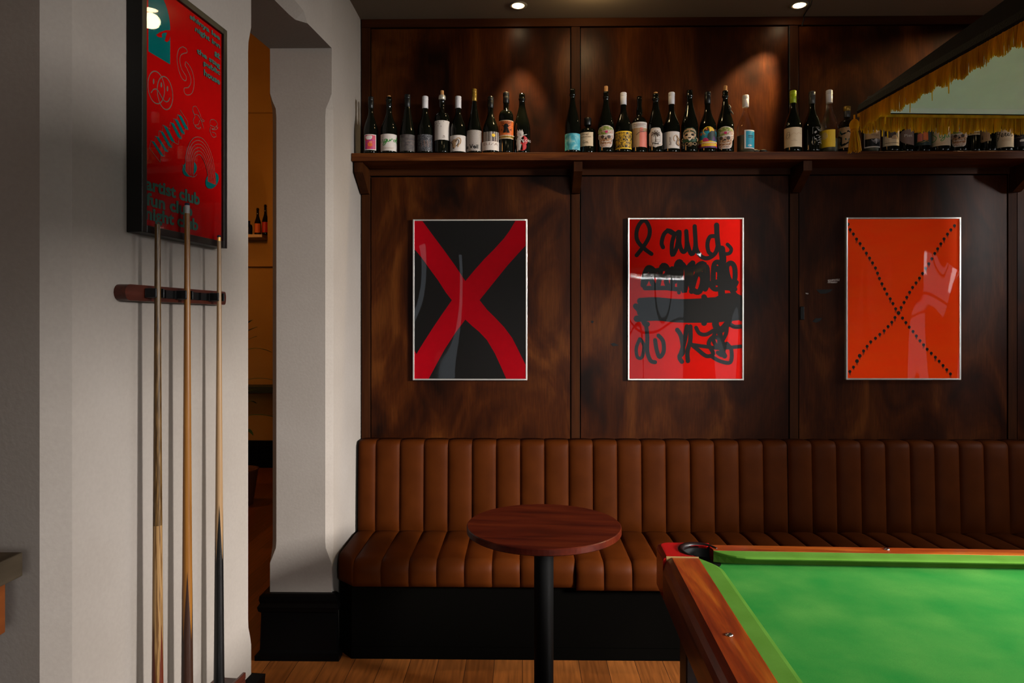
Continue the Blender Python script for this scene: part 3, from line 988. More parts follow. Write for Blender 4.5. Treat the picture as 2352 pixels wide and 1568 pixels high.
def bottle(desc, px, rpx, top, style, glass=None, cap=None, lab=None, art=None, group=None, rn=0.0145, extra=None, name='wine_bottle', ztop_base=None):
    glass = glass or M_bottle
    global PREV
    rpx = min(rpx, 19.2)
    yb = 3.622
    if PREV:
        # stand clear of the neighbour on the left: step back on the shelf when the row is tight
        for yb in [3.622 + .003 * q for q in range(34)]:
            xx, rr = X_(px, yb), rpx * yb / F
            if hypot(xx - PREV[0], yb - PREV[1]) > rr + PREV[2] + .0012: break
        else:
            yb = 3.724 if PREV[1] < 3.67 else 3.622
            rpx = min(rpx, (abs(X_(px, yb) - PREV[0]) - PREV[2]) * F / yb) if False else rpx - 1.5
    x = X_(px, yb); R = rpx * yb / F
    PREV = (x, yb, R)
    zt_ = at_y(px, top, yb).z
    H = zt_ - S_SH - 0.001
    root = thing(name, desc, 'bottle', (x, yb, S_SH + 0.0006), -atan2(x, yb), group)
    corkh = 0
    if cap and cap[0] == 'cork':
        corkh = (cap[1] - top) * yb / F        # cap = ('cork', py where glass starts)
    Hb = H - corkh
    prof = lathe_profile(style, R, Hb, rn)
    if cap and cap[0] == 'screw': prof = [(min(a, rn) if z > .85 * Hb else a, z) for a, z in prof]
    mb = MB(); mb.lathe(prof, glass, 32)
    mb.build('glass_body', parent=root)
    if cap:
        mb = MB()
        if cap[0] == 'cork':
            mb.lathe([(0.0095, Hb - 0.004), (0.0095, H - 0.002), (0.0085, H)], M_cork, 16); mb.build('cork', parent=root)
            if len(cap) > 2:
                mb = MB(); cm, py0 = cap[2], cap[3]
                zc = (at_y(px, py0, yb).z - S_SH)
                mb.lathe([(rn + 0.001, zc), (rn + 0.004, zc + 0.004), (rn + 0.004, Hb - 0.006), (rn + 0.001, Hb + 0.001)], cm, 24); mb.build('collar', parent=root)
        elif cap[0] == 'stopper':
            mb.lathe([(0.0175, 0.80 * H), (0.019, 0.815 * H), (0.019, 0.99 * H), (0.017, H)], cap[1], 24); mb.build('stopper', parent=root)
        elif cap[0] == 'screw':
            cm, py0 = cap[1], cap[2]
            zc = (at_y(px, py0, yb).z - S_SH)
            zr = zc + (H - zc) * 0.68
            q = rn + 0.0016
            mb.lathe([(q - 0.0008, zc), (q, zc + 0.001), (q, zr), (q - 0.0008, zr + 0.001), (q + 0.0005, zr + 0.003), (q + 0.0005, zr + 0.008), (q - 0.0003, zr + 0.009), (q, zr + 0.011),
                      (q, H - 0.001), (q - 0.002, H + 0.0012)], cm, 28)
            mb.build('cap', parent=root)
        elif cap[0] == 'band':
            mb.lathe([(rn + .001, 0.90 * H), (rn + .0035, 0.905 * H), (rn + .0035, 0.995 * H), (rn + .002, H)], M_gold, 24)
            mb.build('cap', parent=root)
            mb = MB(); mb.lathe([(rn + .0008, 0.77 * H), (rn + .0012, 0.775 * H), (rn + .0012, 0.895 * H), (rn + .0008, 0.90 * H)], M_greycap, 24)
            mb.build('neck_band', parent=root)
    if lab:
        a0, a1, py1, py0 = lab       # px left, px right, py bottom(>), py top
        d0 = max(-0.96, min(0.96, (a0 - px) / rpx)); d1 = max(-0.96, min(0.96, (a1 - px) / rpx))
        an0, an1 = asin(d0), asin(d1)
        yl = yb - R * 0.85
        z0 = at_y(px, py1, yl).z - S_SH; z1 = at_y(px, py0, yl).z - S_SH
        L = Label(R, (an0 + an1) / 2, (an1 - an0) / 2, z0, z1)
        if art: art(L)
        L.mb.build('label', parent=root)
    if extra: extra(root, R, H)
    return root


def full(mat):
    def f(L): L.rect(-1, 0, 1, 1, mat, 16)
    return f


def a_pink(L):
    L.rect(-1, 0, 1, 1, M_paper); L.rect(-.86, .05, .86, .95, M_magenta)
    L.rows([(.66, -.5, .1), (.75, -.7, .3), (.86, -.75, .35), (.92, -.4, .2)], M_greycap if False else M_paper)
    L.disc(0, .35, .35, M_orl)
    L.disc(.1, .5, .22, M_salmon)


def a_sig(L):
    L.rect(-1, 0, 1, 1, M_paper, 16)
    # handwritten "igurd"
    L.line([(-.93, .62), (-.86, .50), (-.78, .56)], .05, M_green_ink)
    L.disc(-.62, .80, .035, M_green_ink)
    L.line([(-.62, .68), (-.60, .52), (-.50, .50), (-.42, .60)], .055, M_green_ink)
    L.line([(-.22, .68), (-.40, .66), (-.42, .54), (-.28, .54), (-.20, .68), (-.24, .48), (-.42, .34), (-.58, .34), (-.52, .42), (-.20, .54)], .055, M_green_ink)
    L.line([(-.12, .66), (-.12, .55), (.0, .54), (.08, .66), (.10, .56), (.20, .66), (.26, .70), (.32, .66)], .055, M_green_ink)
    L.line([(.62, .66), (.46, .66), (.44, .56), (.56, .55), (.66, .66)], .055, M_green_ink)
    L.line([(.84, .86), (.70, .66), (.72, .52), (.92, .46)], .055, M_green_ink)
    L.rect(-.65, .165, .45, .175, M_tan); L.rect(-.5, .10, .3, .108, M_tan)


def a_sig2(L):
    L.rect(-1, 0, 1, 1, M_cream_l, 16)
    # "Sigu"
    L.line([(-.28, .80), (-.52, .84), (-.70, .66), (-.50, .56), (-.34, .44), (-.50, .28), (-.80, .28), (-.92, .38)], .06, M_green_ink)
    L.line([(-.10, .62), (-.08, .44), (.02, .44)], .05, M_green_ink); L.disc(-.08, .74, .03, M_green_ink)
    L.line([(.30, .60), (.12, .56), (.10, .44), (.26, .44), (.32, .58), (.28, .36), (.10, .24), (.0, .30), (.30, .44)], .05, M_green_ink)
    L.line([(.44, .58), (.44, .44), (.58, .44), (.64, .58), (.68, .46), (.80, .46)], .05, M_green_ink)
    L.rect(-.4, .13, .4, .14, M_tan); L.rect(-.3, .08, .3, .09, M_tan)


def a_grey(L):
    L.rect(-1, 0, 1, 1, M_greyL, 16); L.rect(.0, .62, .9, .64, M_mauve); L.rect(-.1, .42, .7, .435, M_mauve)


def a_dark(L):
    L.rect(-1, 0, 1, 1, M_darkL, 16)
    for k in range(3): L.line([(-.3 + .3 * k, .25), (-.35 + .3 * k, .6), (-.1 + .3 * k, .3), (-.12 + .3 * k, .62)], .06, M_mauve, False)


def a_speck(L):
    L.rect(-1, 0, 1, 1, M_paper, 16)
    for u, v in [(-.7, .92), (-.35, .93), (.15, .94), (-.6, .86), (-.25, .82), (-.75, .80), (-.4, .72), (-.1, .68), (-.8, .70)]: L.disc(u, v, .035, M_brown)
    L.line([(.08, .17), (.16, .21), (.24, .17), (.18, .13)], .03, M_brown); L.rect(.0, .10, .3, .108, M_brown)


def a_ram(L):
    L.rect(-1, 0, 1, 1, M_paper, 16)
    L.rows([(.16, -.52, -.34), (.30, -.62, -.22), (.46, -.58, -.24), (.62, -.66, -.10), (.74, -.50, -.16)], M_tan, 4)
    L.rows([(.16, -.50, -.36), (.24, -.56, -.40)], M_brown, 3)
    L.line([(-.55, .35), (-.62, .50), (-.86, .62)], .07, M_brown)
    L.line([(-.30, .68), (.0, .82), (.22, .74), (.20, .52), (.04, .40), (-.02, .28)], .09, M_tan)
    L.line([(-.25, .60), (-.05, .72), (.06, .60), (-.02, .42), (-.14, .32)], .06, M_brown)
    L.line([(-.60, .64), (-.76, .54), (-.86, .40)], .05, M_brown)


def a_veil(L):
    L.rect(-1, 0, 1, 1, M_paper, 16)
    k = L.asp()
    d = 0.15
    n = 0
    vs = []; fs = []
    i = -30
    for j in range(-14, 30):
        # diagonal hatch, two directions
        for sgn in (1, -1):
            u0 = -1; 
            pts = []
            u = j * d - (1 if sgn > 0 else -1) * 0
            ya, yb = 0.0, k
            xa, xb = j * d - 1, j * d - 1 + sgn * k * 0.95
            P = [(xa + (xb - xa) * t / 12, k * t / 12) for t in range(13)]
            for (x0, y0), (x1_, y1) in zip(P, P[1:]):
                if -0.98 < x0 < .98 and -0.98 < x1_ < .98:
                    o = len(vs); w = 0.018
                    vs += [(x0 - w, y0 / k), (x0 + w, y0 / k), (x1_ + w, y1 / k), (x1_ - w, y1 / k)]; fs.append((o, o + 1, o + 2, o + 3))
    L.put(vs, fs, M_brown)
    L.text('e Veil', -.95, .10, .40, .30, M_black, .03)


def a_eliza(L):
    for k, w in enumerate([.05, .03, .09, .04, .07, .03, .05, .10, .03, .06, .04, .07, .03, .08]):
        u = -.86 + k * .132
        L.rect(u - w / 2, .47, u + w / 2, 1, M_paper, 2)
    L.disc(.25, .80, .16, M_yel)
    L.rect(-1, 0, 1, .47, M_paper, 16)
    L.text('ELIZA', -.68, .27, .68, .41, M_mauve, 0.0)


def a_wizard(L):
    L.rect(-1, 0, 1, 1, M_cream_l, 16); L.rect(-1, .18, 1, .965, M_orl, 16)
    L.rect(-1, .05, 1, .15, M_gold, 16)
    for k in range(12): L.disc(-.9 + k * .163, .165, .07, M_cream_l)
    L.text('TAXING', -.52, .86, .52, .935, M_brown, .01)
    L.rows([(.30, -.30, -.06), (.50, -.20, .0), (.62, -.22, .22), (.72, -.20, .2), (.78, -.10, .1)], M_black, 4)
    L.rows([(.30, .10, .34), (.50, .0, .2), (.56, -.1, .2)], M_black, 4)
    for k in range(-3, 4): L.line([(k * .08, .78), (k * .13, .85)], .035, M_black)
    for s_ in (-1, 1):
        L.line([(s_ * .35, .72), (s_ * .2, .64)], .05, M_black); L.line([(s_ * .45, .40), (s_ * .36, .46), (s_ * .46, .5)], .05, M_black)
        L.disc(s_ * .55, .66, .03, M_black); L.disc(s_ * .4, .80, .03, M_black)


def a_wolf(L):
    L.disc(.0, .20, .42, M_red); L.disc(.14, .46, .42, M_red)
    L.rows([(.0, -.52, -.38), (.16, -.52, -.24), (.32, -.60, -.16), (.48, -.56, -.12), (.60, -.46, -.14)], M_paper, 5)
    L.rows([(.02, -.30, -.20), (.18, -.34, -.12), (.30, -.40, -.10)], M_paper, 4)
    L.rows([(.56, -.20, -.08), (.64, -.48, .06), (.78, -.52, .12), (.86, -.46, .06), (.88, -.40, 0)], M_paper, 6)
    for u in (-.44, -.22, -.02): L.rows([(.86, u - .07, u + .07), (.94, u - .01, u + .01)], M_paper, 2)
    L.line([(-.30, .74), (-.12, .74)], .03, M_black); L.disc(-.16, .68, .04, M_black)
    L.line([(-.12, .52), (.12, .36)], .07, M_paper); L.line([(.0, .66), (.38, .72)], .06, M_paper)
    L.text('ILOBO', .02, .40, .92, .50, M_paper, .0)


def a_blue(L):
    L.rect(-1, 0, 1, 1, M_bluemarble, 16); L.rect(-.9, .78, -.55, .80, M_slate); L.rect(-.9, .72, -.65, .735, M_slate)


def a_gin(L):
    L.rect(-1, 0, 1, 1, M_cream_l, 12)
    L.line([(-.65, .85), (-.2, .85), (.15, .85), (.4, .95)], .04, M_brown); L.line([(.05, .85), (.2, .78), (.35, .84)], .04, M_brown)
    L.text('applewood', -.78, .60, .60, .71, M_brown); L.rect(-.4, .52, .2, .53, M_tan)
    L.text('Gin.', -.45, .20, .35, .40, M_brown)


def a_skull(L):
    o = [(0, -.42, .42), (.06, -.62, .60), (.18, -.74, .70), (.36, -.76, .72), (.42, -.94, .86), (.52, -.99, .96), (.60, -.86, .90), (.70, -1, 1), (.82, -.96, .94), (.92, -.74, .72), (.98, -.36, .36), (1, -.1, .1)]
    L.rows([(v, a, b) for v, a, b in o], M_paper)
    L.rows([(v * .95 + .02, a * .92, b * .92) for v, a, b in o], M_skull)
    L.rows([(.58, -.86, .1), (.68, -.92, .3), (.80, -.88, .86), (.90, -.66, .66), (.96, -.3, .3)], M_skullgreen)
    L.rows([(.16, -.62, .5), (.30, -.68, .64), (.42, -.70, .6)], M_skullbrown)
    L.line([(-.85, .58), (-.3, .55), (.3, .58), (.85, .60)], .10, M_paper)
    L.disc(-.35, .48, .17, M_brown); L.disc(.30, .47, .17, M_brown)
    L.rows([(.36, -.14, .10), (.44, -.02, .02)], M_black, 3)
    L.line([(-.45, .27), (0, .24), (.45, .28)], .05, M_paper)
    L.disc(.05, .70, .13, M_pink)


def a_yb(L):
    L.rect(-1, 0, 1, 1, M_yel, 16); L.rect(-1, .06, 1, .94, M_yblack, 16)


def a_rum(L):
    L.rect(-1, 0, 1, 1, M_paper, 14); L.rect(-1, 0, 1, .76, M_tan, 14)
    L.rect(0, 0, .98, .62, M_salmon, 8); L.rect(.05, .62, .35, .77, M_salmon, 3)
    L.rect(.0, .63, .95, .645, M_brown); L.rect(.15, .68, 1, .69, M_brown)
    L.line([(-.3, .48), (0, .58), (.5, .60)], .05, M_brown)
    L.rect(-.65, .90, .65, .92, M_mauve); L.rect(-.4, .86, .4, .875, M_mauve); L.rect(-.6, .82, .6, .83, M_mauve)


def a_palm(L):
    o = [(0, -.04, .04), (.05, -.30, .30), (.09, -.80, .80), (.14, -1, 1), (.72, -1, 1), (.82, -.76, .76), (.96, -.64, .64), (1, -.5, .5)]
    L.rows(o, M_paper); L.rows([(.04 + v * .92, a * .90, b * .90) for v, a, b in o], M_tan)
    L.rows([(.06 + v * .88, a * .84, b * .84) for v, a, b in o], M_paper)
    L.rows([(.27, -.60, .60), (.68, -.60, .60), (.80, -.45, .45), (.88, 0 - .05, .05)], M_brown); L.rows([(.285, -.54, .54), (.67, -.54, .54), (.79, -.40, .40), (.86, -.04, .04)], M_paper)
    L.rows([(.29, -.14, .14), (.33, -.05, .05), (.60, -.04, .04), (.68, .0, .06)], M_brown, 3)
    for a in [(-.5, .62), (-.42, .74), (-.1, .82), (.25, .82), (.46, .72), (.5, .60), (-.2, .55), (.3, .55)]: L.line([(.02, .70), (a[0] * .6, (a[1] + .74) / 2), a], .10, M_brown)
    L.rect(-.5, .36, .5, .37, M_brown)
    L.text('Pilot', -.38, .14, .42, .24, M_black, .03)


def a_turon(L):
    L.rect(-1, 0, 1, 1, M_paper, 16)
    L.text('turon', -.22, .18, -.02, .66, M_brown, .01, vertical=True)
    L.rect(-.95, .08, -.78, .36, M_tan, 2)
    L.line([(.62, .70), (.40, .78), (.20, .66), (.22, .46), (.36, .42)], .06, M_tan)
    L.rows([(.14, .62, .80), (.26, .46, .84), (.40, .44, .70), (.54, .52, .86), (.68, .42, .62), (.76, .50, .56)], M_tan, 4)
    L.line([(.44, .72), (.62, .60), (.50, .44), (.42, .26), (.66, .16)], .06, M_brown); L.line([(.66, .44), (.86, .56), (.94, .48)], .05, M_brown)


def a_lobo(L):
    L.rows([(.30, -.6, .6), (.42, -.86, .8), (.60, -.60, .64), (.80, -.66, .66), (.92, -.5, .5), (1, -.3, .3)], M_dgreen)
    L.rows([(.46, -.45, .42), (.60, -.62, .60), (.78, -.60, .60), (.90, -.44, .44), (.97, -.2, .2)], M_tan)
    L.rows([(.40, -.10, .10), (.52, -.26, .26), (.64, -.36, .36), (.76, -.14, .16)], M_cream_l)
    for s_ in (-1, 1):
        L.rows([(.60, s_ * .30 - .10, s_ * .30 + .10), (.66, s_ * .28 - .14, s_ * .28 + .14), (.70, s_ * .24 - .06, s_ * .24 + .06)], M_black, 3)
        L.line([(s_ * .10, .84), (s_ * .38, .80), (s_ * .5, .72)], .10, M_dgreen)
        L.line([(s_ * .62, .50), (s_ * .80, .44), (s_ * .72, .36)], .08, M_tan)
    L.rows([(.48, -.10, .10), (.53, -.12, .12)], M_black, 3); L.rows([(.36, -.06, .06), (.44, -.1, .1)], M_paper, 3)
    L.text('LOBO', -.62, .13, .62, .28, M_tan, .0); L.rect(-.12, .085, .14, .10, M_tan)
    L.rect(-.78, .12, -.76, .28, M_tan, 1); L.rect(.76, .12, .78, .28, M_tan, 1)


def a_sunset(L):
    L.rect(-1, 0, 1, .90, M_brown, 16); L.rect(-1, .30, 1, .80, M_tealL, 16)
    L.disc(.1, .78, .55, M_orl, .46); L.disc(.08, .82, .50, M_yel, .38); L.disc(-.1, .90, .09, M_orl)
    L.disc(-.62, .68, .14, M_orl)
    L.rows([(.34, .1, .8), (.5, -.02, .95), (.68, .05, .8), (.80, .3, .7)], M_slate); L.rows([(.34, .4, .8), (.45, .45, .7), (.55, .5, .58)], M_purple, 4)
    L.rows([(.24, -1, 1), (.30, -1, 1), (.40, -.9, .2)], M_yel); L.rows([(.30, -.4, .1), (.40, -.45, .05), (.48, -.3, -.1)], M_pink, 4)
    L.rect(-1, .0, 1, .27, M_cream_l, 16); L.rect(-1, .0, 1, .22, M_red, 16); L.rect(-1, 0, 1, .06, M_purple, 16)
    L.rect(-.55, .08, .85, .20, M_yel, 10); L.rect(-.2, .135, .6, .15, M_brown)


def a_teal(L):
    L.rect(-1, 0, 1, 1, M_paper, 8); L.rect(-.75, .05, .98, .94, M_tealL, 8)
    L.disc(-.1, .16, .35, M_paper, .16); L.rect(-.4, .66, .6, .70, M_slate, 4); L.rect(-.4, .58, .5, .61, M_slate, 4)


def a_mount(L):
    L.rect(-1, 0, 1, 1, M_cream_l, 16)
    L.line([(-.72, .42), (-.62, .66), (-.40, .78), (-.28, .70), (-.30, .58), (-.45, .46), (-.60, .50), (-.48, .68)], .028, M_brown)
    L.line([(-.66, .40), (-.30, .44), (-.20, .60), (.1, .70), (.3, .62), (.5, .72), (.7, .66), (.85, .72)], .022, M_tan)
    L.line([(-.5, .60), (-.3, .66), (-.35, .50)], .02, M_brown)
    L.rect(-.18, .31, .36, .318, M_brown); L.rect(0, .37, .2, .378, M_brown)


def a_script(L):
    L.line([(-.2, 1), (-.95, 1), (-.95, .62)], .03, M_paper, False); L.line([(-.95, .44), (-.95, 0), (.2, 0)], .03, M_paper, False); L.line([(-.2, 1), (.4, 1)], .03, M_paper, False)
    for a in [[(-.7, .70), (-.3, .78), (-.6, .64), (-.2, .72)], [(-.2, .92), (.3, .88), (.8, .92)], [(.0, .84), (.4, .80), (.9, .84)], [(-.7, .44), (-.6, .28), (-.4, .34), (-.2, .16)],
              [(-.3, .50), (.1, .54), (.3, .44), (.7, .50)], [(.0, .36), (.3, .40), (.5, .30), (.8, .36)], [(-.1, .22), (.3, .26), (.6, .18), (.8, .24)], [(.0, .08), (.4, .12), (.8, .06)]]:
        L.line(a, .05, M_paper)


def a_yellow(L):
    L.rect(-1, 0, 1, 1, M_yel, 12); L.disc(-.28, .66, .42, M_cream_l); L.disc(-.28, .66, .36, M_yel); L.disc(-.28, .66, .30, M_cream_l)
    L.disc(-.28, .66, .24, M_yel); L.disc(-.26, .66, .16, M_cream_l); L.disc(-.24, .66, .10, M_yel)


def a_knot(L):
    L.rect(-1, 0, 1, 1, M_tan, 14)
    T = plain('teal_green_ink', (0.02, 0.16, 0.14), .5)
    def ln(p, w, m): L.line(p, w, m, False)
    for dy in (0, -.56):
        ln([(-.45, .68 + dy), (-.62, .76 + dy), (-.62, .84 + dy), (-.1, .98 + dy), (.5, .98 + dy), (.9, .88 + dy)], .17, T)
        ln([(-.45, .68 + dy), (-.2, .70 + dy), (.1, .80 + dy), (.42, .72 + dy)], .15, M_black)
    ln([(-.9, .60), (-.5, .50), (.42, .72)], .15, M_black); ln([(-.5, .50), (-.5, .16), (-.2, .18)], .15, M_black)
    ln([(.2, .40), (.2, .06)], .15, T); ln([(.9, .60), (.5, .52), (.9, .44)], .16, M_black)
    L.rows([(.80, -1, -.85), (.90, -1, -.7)], M_red, 2); L.rows([(.02, -1, -.8), (.10, -1, -.9)], M_red, 2)


def a_tree(L):
    L.rect(-1, 0, 1, 1, M_paper, 14); L.rect(-.90, .50, .92, .95, M_tan, 12); L.rect(-.90, .06, .92, .50, M_black, 12)
    L.text('Wangoe', -.2, .66, .7, .76, M_brown, .0)
    for a in range(9):
        t = pi + pi * (a + .5) / 9
        L.line([(.25, .47), (.25 + .45 * cos(t), .47 + .22 * sin(t))], .03, M_white, False)
    L.rect(.21, .20, .29, .50, M_white, 1)


def a_photo(L):
    L.rect(-1, 0, 1, 1, M_cream_l, 14); L.rect(-.72, .12, .86, .93, M_brown, 10)
    L.rows([(.14, -.7, .84), (.26, -.7, .84), (.36, -.7, .6), (.46, -.7, -.3)], M_cream_l, 6); L.rows([(.30, .0, .84), (.44, .1, .6), (.50, .3, .5)], M_tan, 4)
    L.rows([(.60, .2, .84), (.8, .3, .84), (.9, .3, .84)], M_purple, 4)


def a_round(L):
    rows = []
    for k in range(11):
        t = -pi / 2 + pi * k / 10
        rows.append((.5 + .5 * sin(t), 1 - 2.0 * cos(t) if cos(t) > 0.02 else .98, 1))
    L.rows(rows, M_mauve); L.text('Piet', -.30, .46, .70, .62, M_paper, .0)


def a_book(L):
    L.rect(-1, 0, 1, 1, M_slate, 16)
    L.rows([(.22, -.38, .04), (.60, -.36, .04), (.63, -.2, .0)], M_salmon, 4); L.rows([(.26, .08, .50), (.64, .08, .48), (.68, .2, .4)], M_orl, 4)
    L.line([(-.42, .18), (-.2, .20), (.04, .16), (.3, .22), (.54, .18)], .05, M_gold); L.line([(-.2, .78), (.04, .74), (.3, .78)], .05, M_gold)


def a_strip(L):
    L.rect(-1, 0, 1, 1, M_cream_l, 8); L.rect(-.9, .22, .9, .98, M_yel, 6); L.rect(-.55, .25, -.25, .95, M_orl, 2); L.rect(.3, .25, .6, .95, M_orl, 2)
    for k in range(9): L.rect(-.85 + k * .2, .06, -.73 + k * .2, .16, M_gold, 1)


def a_fig(L):
    L.rows([(-.0, -1, -.9), (.02, -1, .2), (.06, -1, 1), (1, -1, 1)], M_tan)
    for u in (-.7, -.5, -.28, 0): L.rows([(.16, u - .06, u + .06), (.30, u - .05, u + .05), (.40, u - .015, u + .015)], M_black, 2)


def a_jer(L):
    L.rect(-1, 0, 1, 1, M_cream_l, 16)
    L.line([(-.30, .90), (-.52, .94), (-.62, .78), (-.44, .72), (-.34, .90), (-.50, .50), (-.72, .28), (-.82, .38), (-.56, .52)], .06, M_black)
    L.line([(-.28, .60), (-.12, .66), (-.18, .74), (-.28, .66), (-.20, .56), (-.02, .62), (.04, .74), (.10, .72), (.08, .58), (.22, .62), (.30, .74), (.28, .60), (.40, .60), (.50, .72), (.64, .74), (.58, .58), (.74, .60), (.86, .70)], .055, M_black)
    L.disc(.34, .86, .035, M_black); L.rect(-.05, .40, .62, .42, M_tan); L.rect(-.2, .33, .5, .345, M_tan)


def a_bear(L):
    L.rect(-1, 0, 1, 1, M_purple if False else plain('dark_plum_label', (0.022, 0.012, 0.016), .5), 16)
    L.rect(-.62, .54, .10, .57, M_mauve); L.rows([(.28, -.1, .55), (.36, -.12, .5), (.42, .0, .40)], M_paper, 5)


G1 = None
K = bottle
K('slender dark wine bottle with a small pink and magenta label, leftmost on the shelf', 852, 16.5, 223, 'burg', cap=('screw', M_blkcap, 250), lab=(838, 863.5, 345, 309), art=a_pink, rn=.0125)
K('dark wine bottle with white label and green handwriting reading igurd', 893.5, 20, 220, 'burg', cap=('cork', 223), lab=(873, 914, 346.5, 308), art=a_sig)
K('black-capped dark bottle with a dull grey worn label', 936, 18, 218, 'hock', cap=('screw', M_blkcap, 247), lab=(917, 955, 347, 309), art=a_grey)
K('dark bottle with white screw cap and black label covered in pale scribble', 976.5, 18, 222, 'burg', cap=('screw', M_white, 250), lab=(958, 995, 347, 309), art=a_dark)
K('dark straight-sided bottle with a cork in a silver collar and tall white speckled label', 1015.5, 17.5, 208, 'bord', cap=('cork', 219.5, M_silver, 230), lab=(997, 1034, 321.5, 277), art=a_speck)
K('dark bottle with white cap and low white label showing a ram head', 1052.5, 19, 222, 'burg', cap=('screw', M_white, 249.5), lab=(1033, 1072, 348, 311), art=a_ram)
K('tall dark bottle with gold foil neck and diamond-hatched pale label', 1089.5, 17.5, 205, 'hock', cap=('screw', M_gold, 233), lab=(1072, 1107, 346.5, 299), art=a_veil, rn=.0115)
K('dark bottle with black cap and white striped barcode-like label', 1127, 18, 223, 'burg', cap=('screw', M_blkcap, 249), lab=(1108.5, 1145.5, 346, 303), art=a_eliza)
K('straight-sided dark bottle with orange label of a black standing figure', 1162.5, 17, 213, 'bord', cap=('screw', M_blkcap, 238), lab=(1145, 1180, 319, 276.5), art=a_wizard)
K('dark uncapped bottle printed with a white cartoon wolf and red shapes', 1199, 19.5, 216, 'champ', lab=(1181, 1218, 347, 295), art=a_wolf)
K('tall dark bottle with turquoise marbled label, left end of the middle group', 1315, 17.5, 205, 'champ', lab=(1297, 1333, 344.5, 306.5), art=a_blue, rn=.013)
K('short squat dark gin bottle with round black stopper and cream label', 1350, 19, 271, 'gin', cap=('stopper', M_blkcap), lab=(1333, 1362, 336, 304), art=a_gin, name='gin_bottle', rn=.012)
K('dark corked bottle with skull-shaped collage label beside the short gin bottle', 1392, 19, 198, 'champ', cap=('cork', 211), lab=(1374.5, 1409.5, 339, 288.5), art=a_skull, rn=.013)
K('dark bottle with white cap and yellow and black patterned label', 1432, 19, 213.5, 'burg', cap=('screw', M_white, 241.5), lab=(1413, 1451, 342, 301.5), art=a_yb)
K('round-shouldered dark spirit bottle with tall pale and coral label', 1468.5, 17.5, 222, 'rum', cap=None, lab=(1452, 1486, 338, 280.5), art=a_rum, name='spirit_bottle', rn=.0125)
K('dark bottle with shield-shaped cream label of a palm tree', 1506, 18, 212, 'champ', cap=('cork', 216), lab=(1491.5, 1520.5, 339, 294), art=a_palm)
K('dark bottle with white cap and low pale label reading turon', 1542.5, 20, 213, 'burg', cap=('screw', M_white, 240.5), lab=(1522.5, 1563, 341, 302.5), art=a_turon)
K('wide dark bottle printed with a green and cream wolf face reading LOBO', 1584, 20.5, 208, 'champ', lab=(1565, 1603, 341, 294), art=a_lobo)
K('dark bottle with black capsule and colourful label of an orange sun', 1625.5, 20, 212, 'burg', cap=('screw', M_blkcap, 239), lab=(1606, 1645.5, 340, 292), art=a_sunset)


def neck_ribbon(root, R, H):
    mb = MB()
    P = []
    for k in range(9):
        t = k / 8
        P.append((0.0155 + 0.020 * t + 0.004 * sin(t * 9), -0.016 - 0.002 * t, H * 0.70 - 0.052 * t))
    mb.tube(P, [0.002 + 0.0045 * sin(pi * min(1, k / 8 + .1)) for k in range(9)], M_greycap, 8)
    mb.build('wax_drip', parent=root)


K('dark corked bottle with skull-shaped collage label and curled wax drip on its shoulder', 1666, 20, 197, 'champ', cap=('cork', 209), lab=(1647.5, 1684, 342, 291), art=a_skull, extra=neck_ribbon, rn=.013)


def liquid(frac, m=M_liquid):
    def f(root, R, H):
        mb = MB(); mb.lathe([(R * .8, .006), (R - .003, .014), (R - .003, H * frac)], m, 28)
        mb.build('liquid', parent=root)
    return f


K('clear half-full bottle with white cap and bright teal label', 1712.5, 19, 219.5, 'burg', glass=M_clear, cap=('screw', M_paper, 247), lab=(1710, 1731.5, 341.5, 299), art=a_teal, extra=liquid(.30))
K('dark bottle with lime green cap and cream line-drawing label', 1821.5, 20, 209, 'burg', cap=('screw', M_lime, 237.5), lab=(1801.5, 1841, 337.5, 292.5), art=a_mount)
K('dark bottle with grey cap and white bracket and script lettering printed on the glass', 1865, 20, 211, 'burg', cap=('screw', M_greycap, 239.5), lab=(1866, 1884, 332, 293), art=a_script)
K('clear glass bottle with white cap and bright yellow label', 1904.5, 19, 208, 'burg', glass=M_clear, cap=('screw', M_white, 237), lab=(1886, 1917, 338, 298), art=a_yellow, extra=liquid(.22))
K('short spirit bottle with gold-rimmed cap and interlaced geometric label', 1945.5, 18.2, 245, 'gin2', glass=M_bottleB, cap=('band',), lab=(1928, 1963, 339, 292), art=a_knot, name='spirit_bottle')
K('clear bottle with orange and black tree label behind the lamp tassel', 2000, 21.5, 222, 'burg', glass=M_clear, cap=('screw', M_greycap, 246), lab=(1987, 2023, 339, 299.5), art=a_tree, extra=liquid(.42))
K('dark bottle with cream-bordered brown landscape label under the lamp fringe', 2045, 19, 232, 'burg', cap=('screw', M_blkcap, 250), lab=(2030, 2062, 335, 286), art=a_photo)
K('dark bottle with round brown label and white script under the lamp fringe', 2080, 18, 226, 'burg', cap=('screw', M_blkcap, 250), lab=(2067, 2096, 334, 293), art=a_round)
K('dark bottle with slate label showing an open pink and orange book', 2118, 19.5, 222, 'burg', cap=('screw', M_blkcap, 250), lab=(2099, 2137, 334, 290), art=a_book)
K('dark bottle with cream label and green handwriting, behind the lamp fringe', 2161, 20.5, 220, 'burg', cap=('cork', 223), lab=(2139, 2181, 334.5, 292), art=a_sig2)
K('dark corked bottle with skull-shaped collage label behind the lamp fringe', 2201, 19.5, 200, 'champ', cap=('cork', 211), lab=(2185, 2219, 337, 285), art=a_skull, rn=.013)
K('straight-sided dark bottle with narrow yellow and red striped label high on its front', 2236, 14.5, 216, 'bord', cap=('screw', M_blkcap, 240), lab=(2227, 2248, 310, 274), art=a_strip, rn=.0125)
K('wide dark bottle with tan label of small standing figures', 2269, 18, 210, 'champ', lab=(2249.5, 2273, 326, 285), art=a_fig)
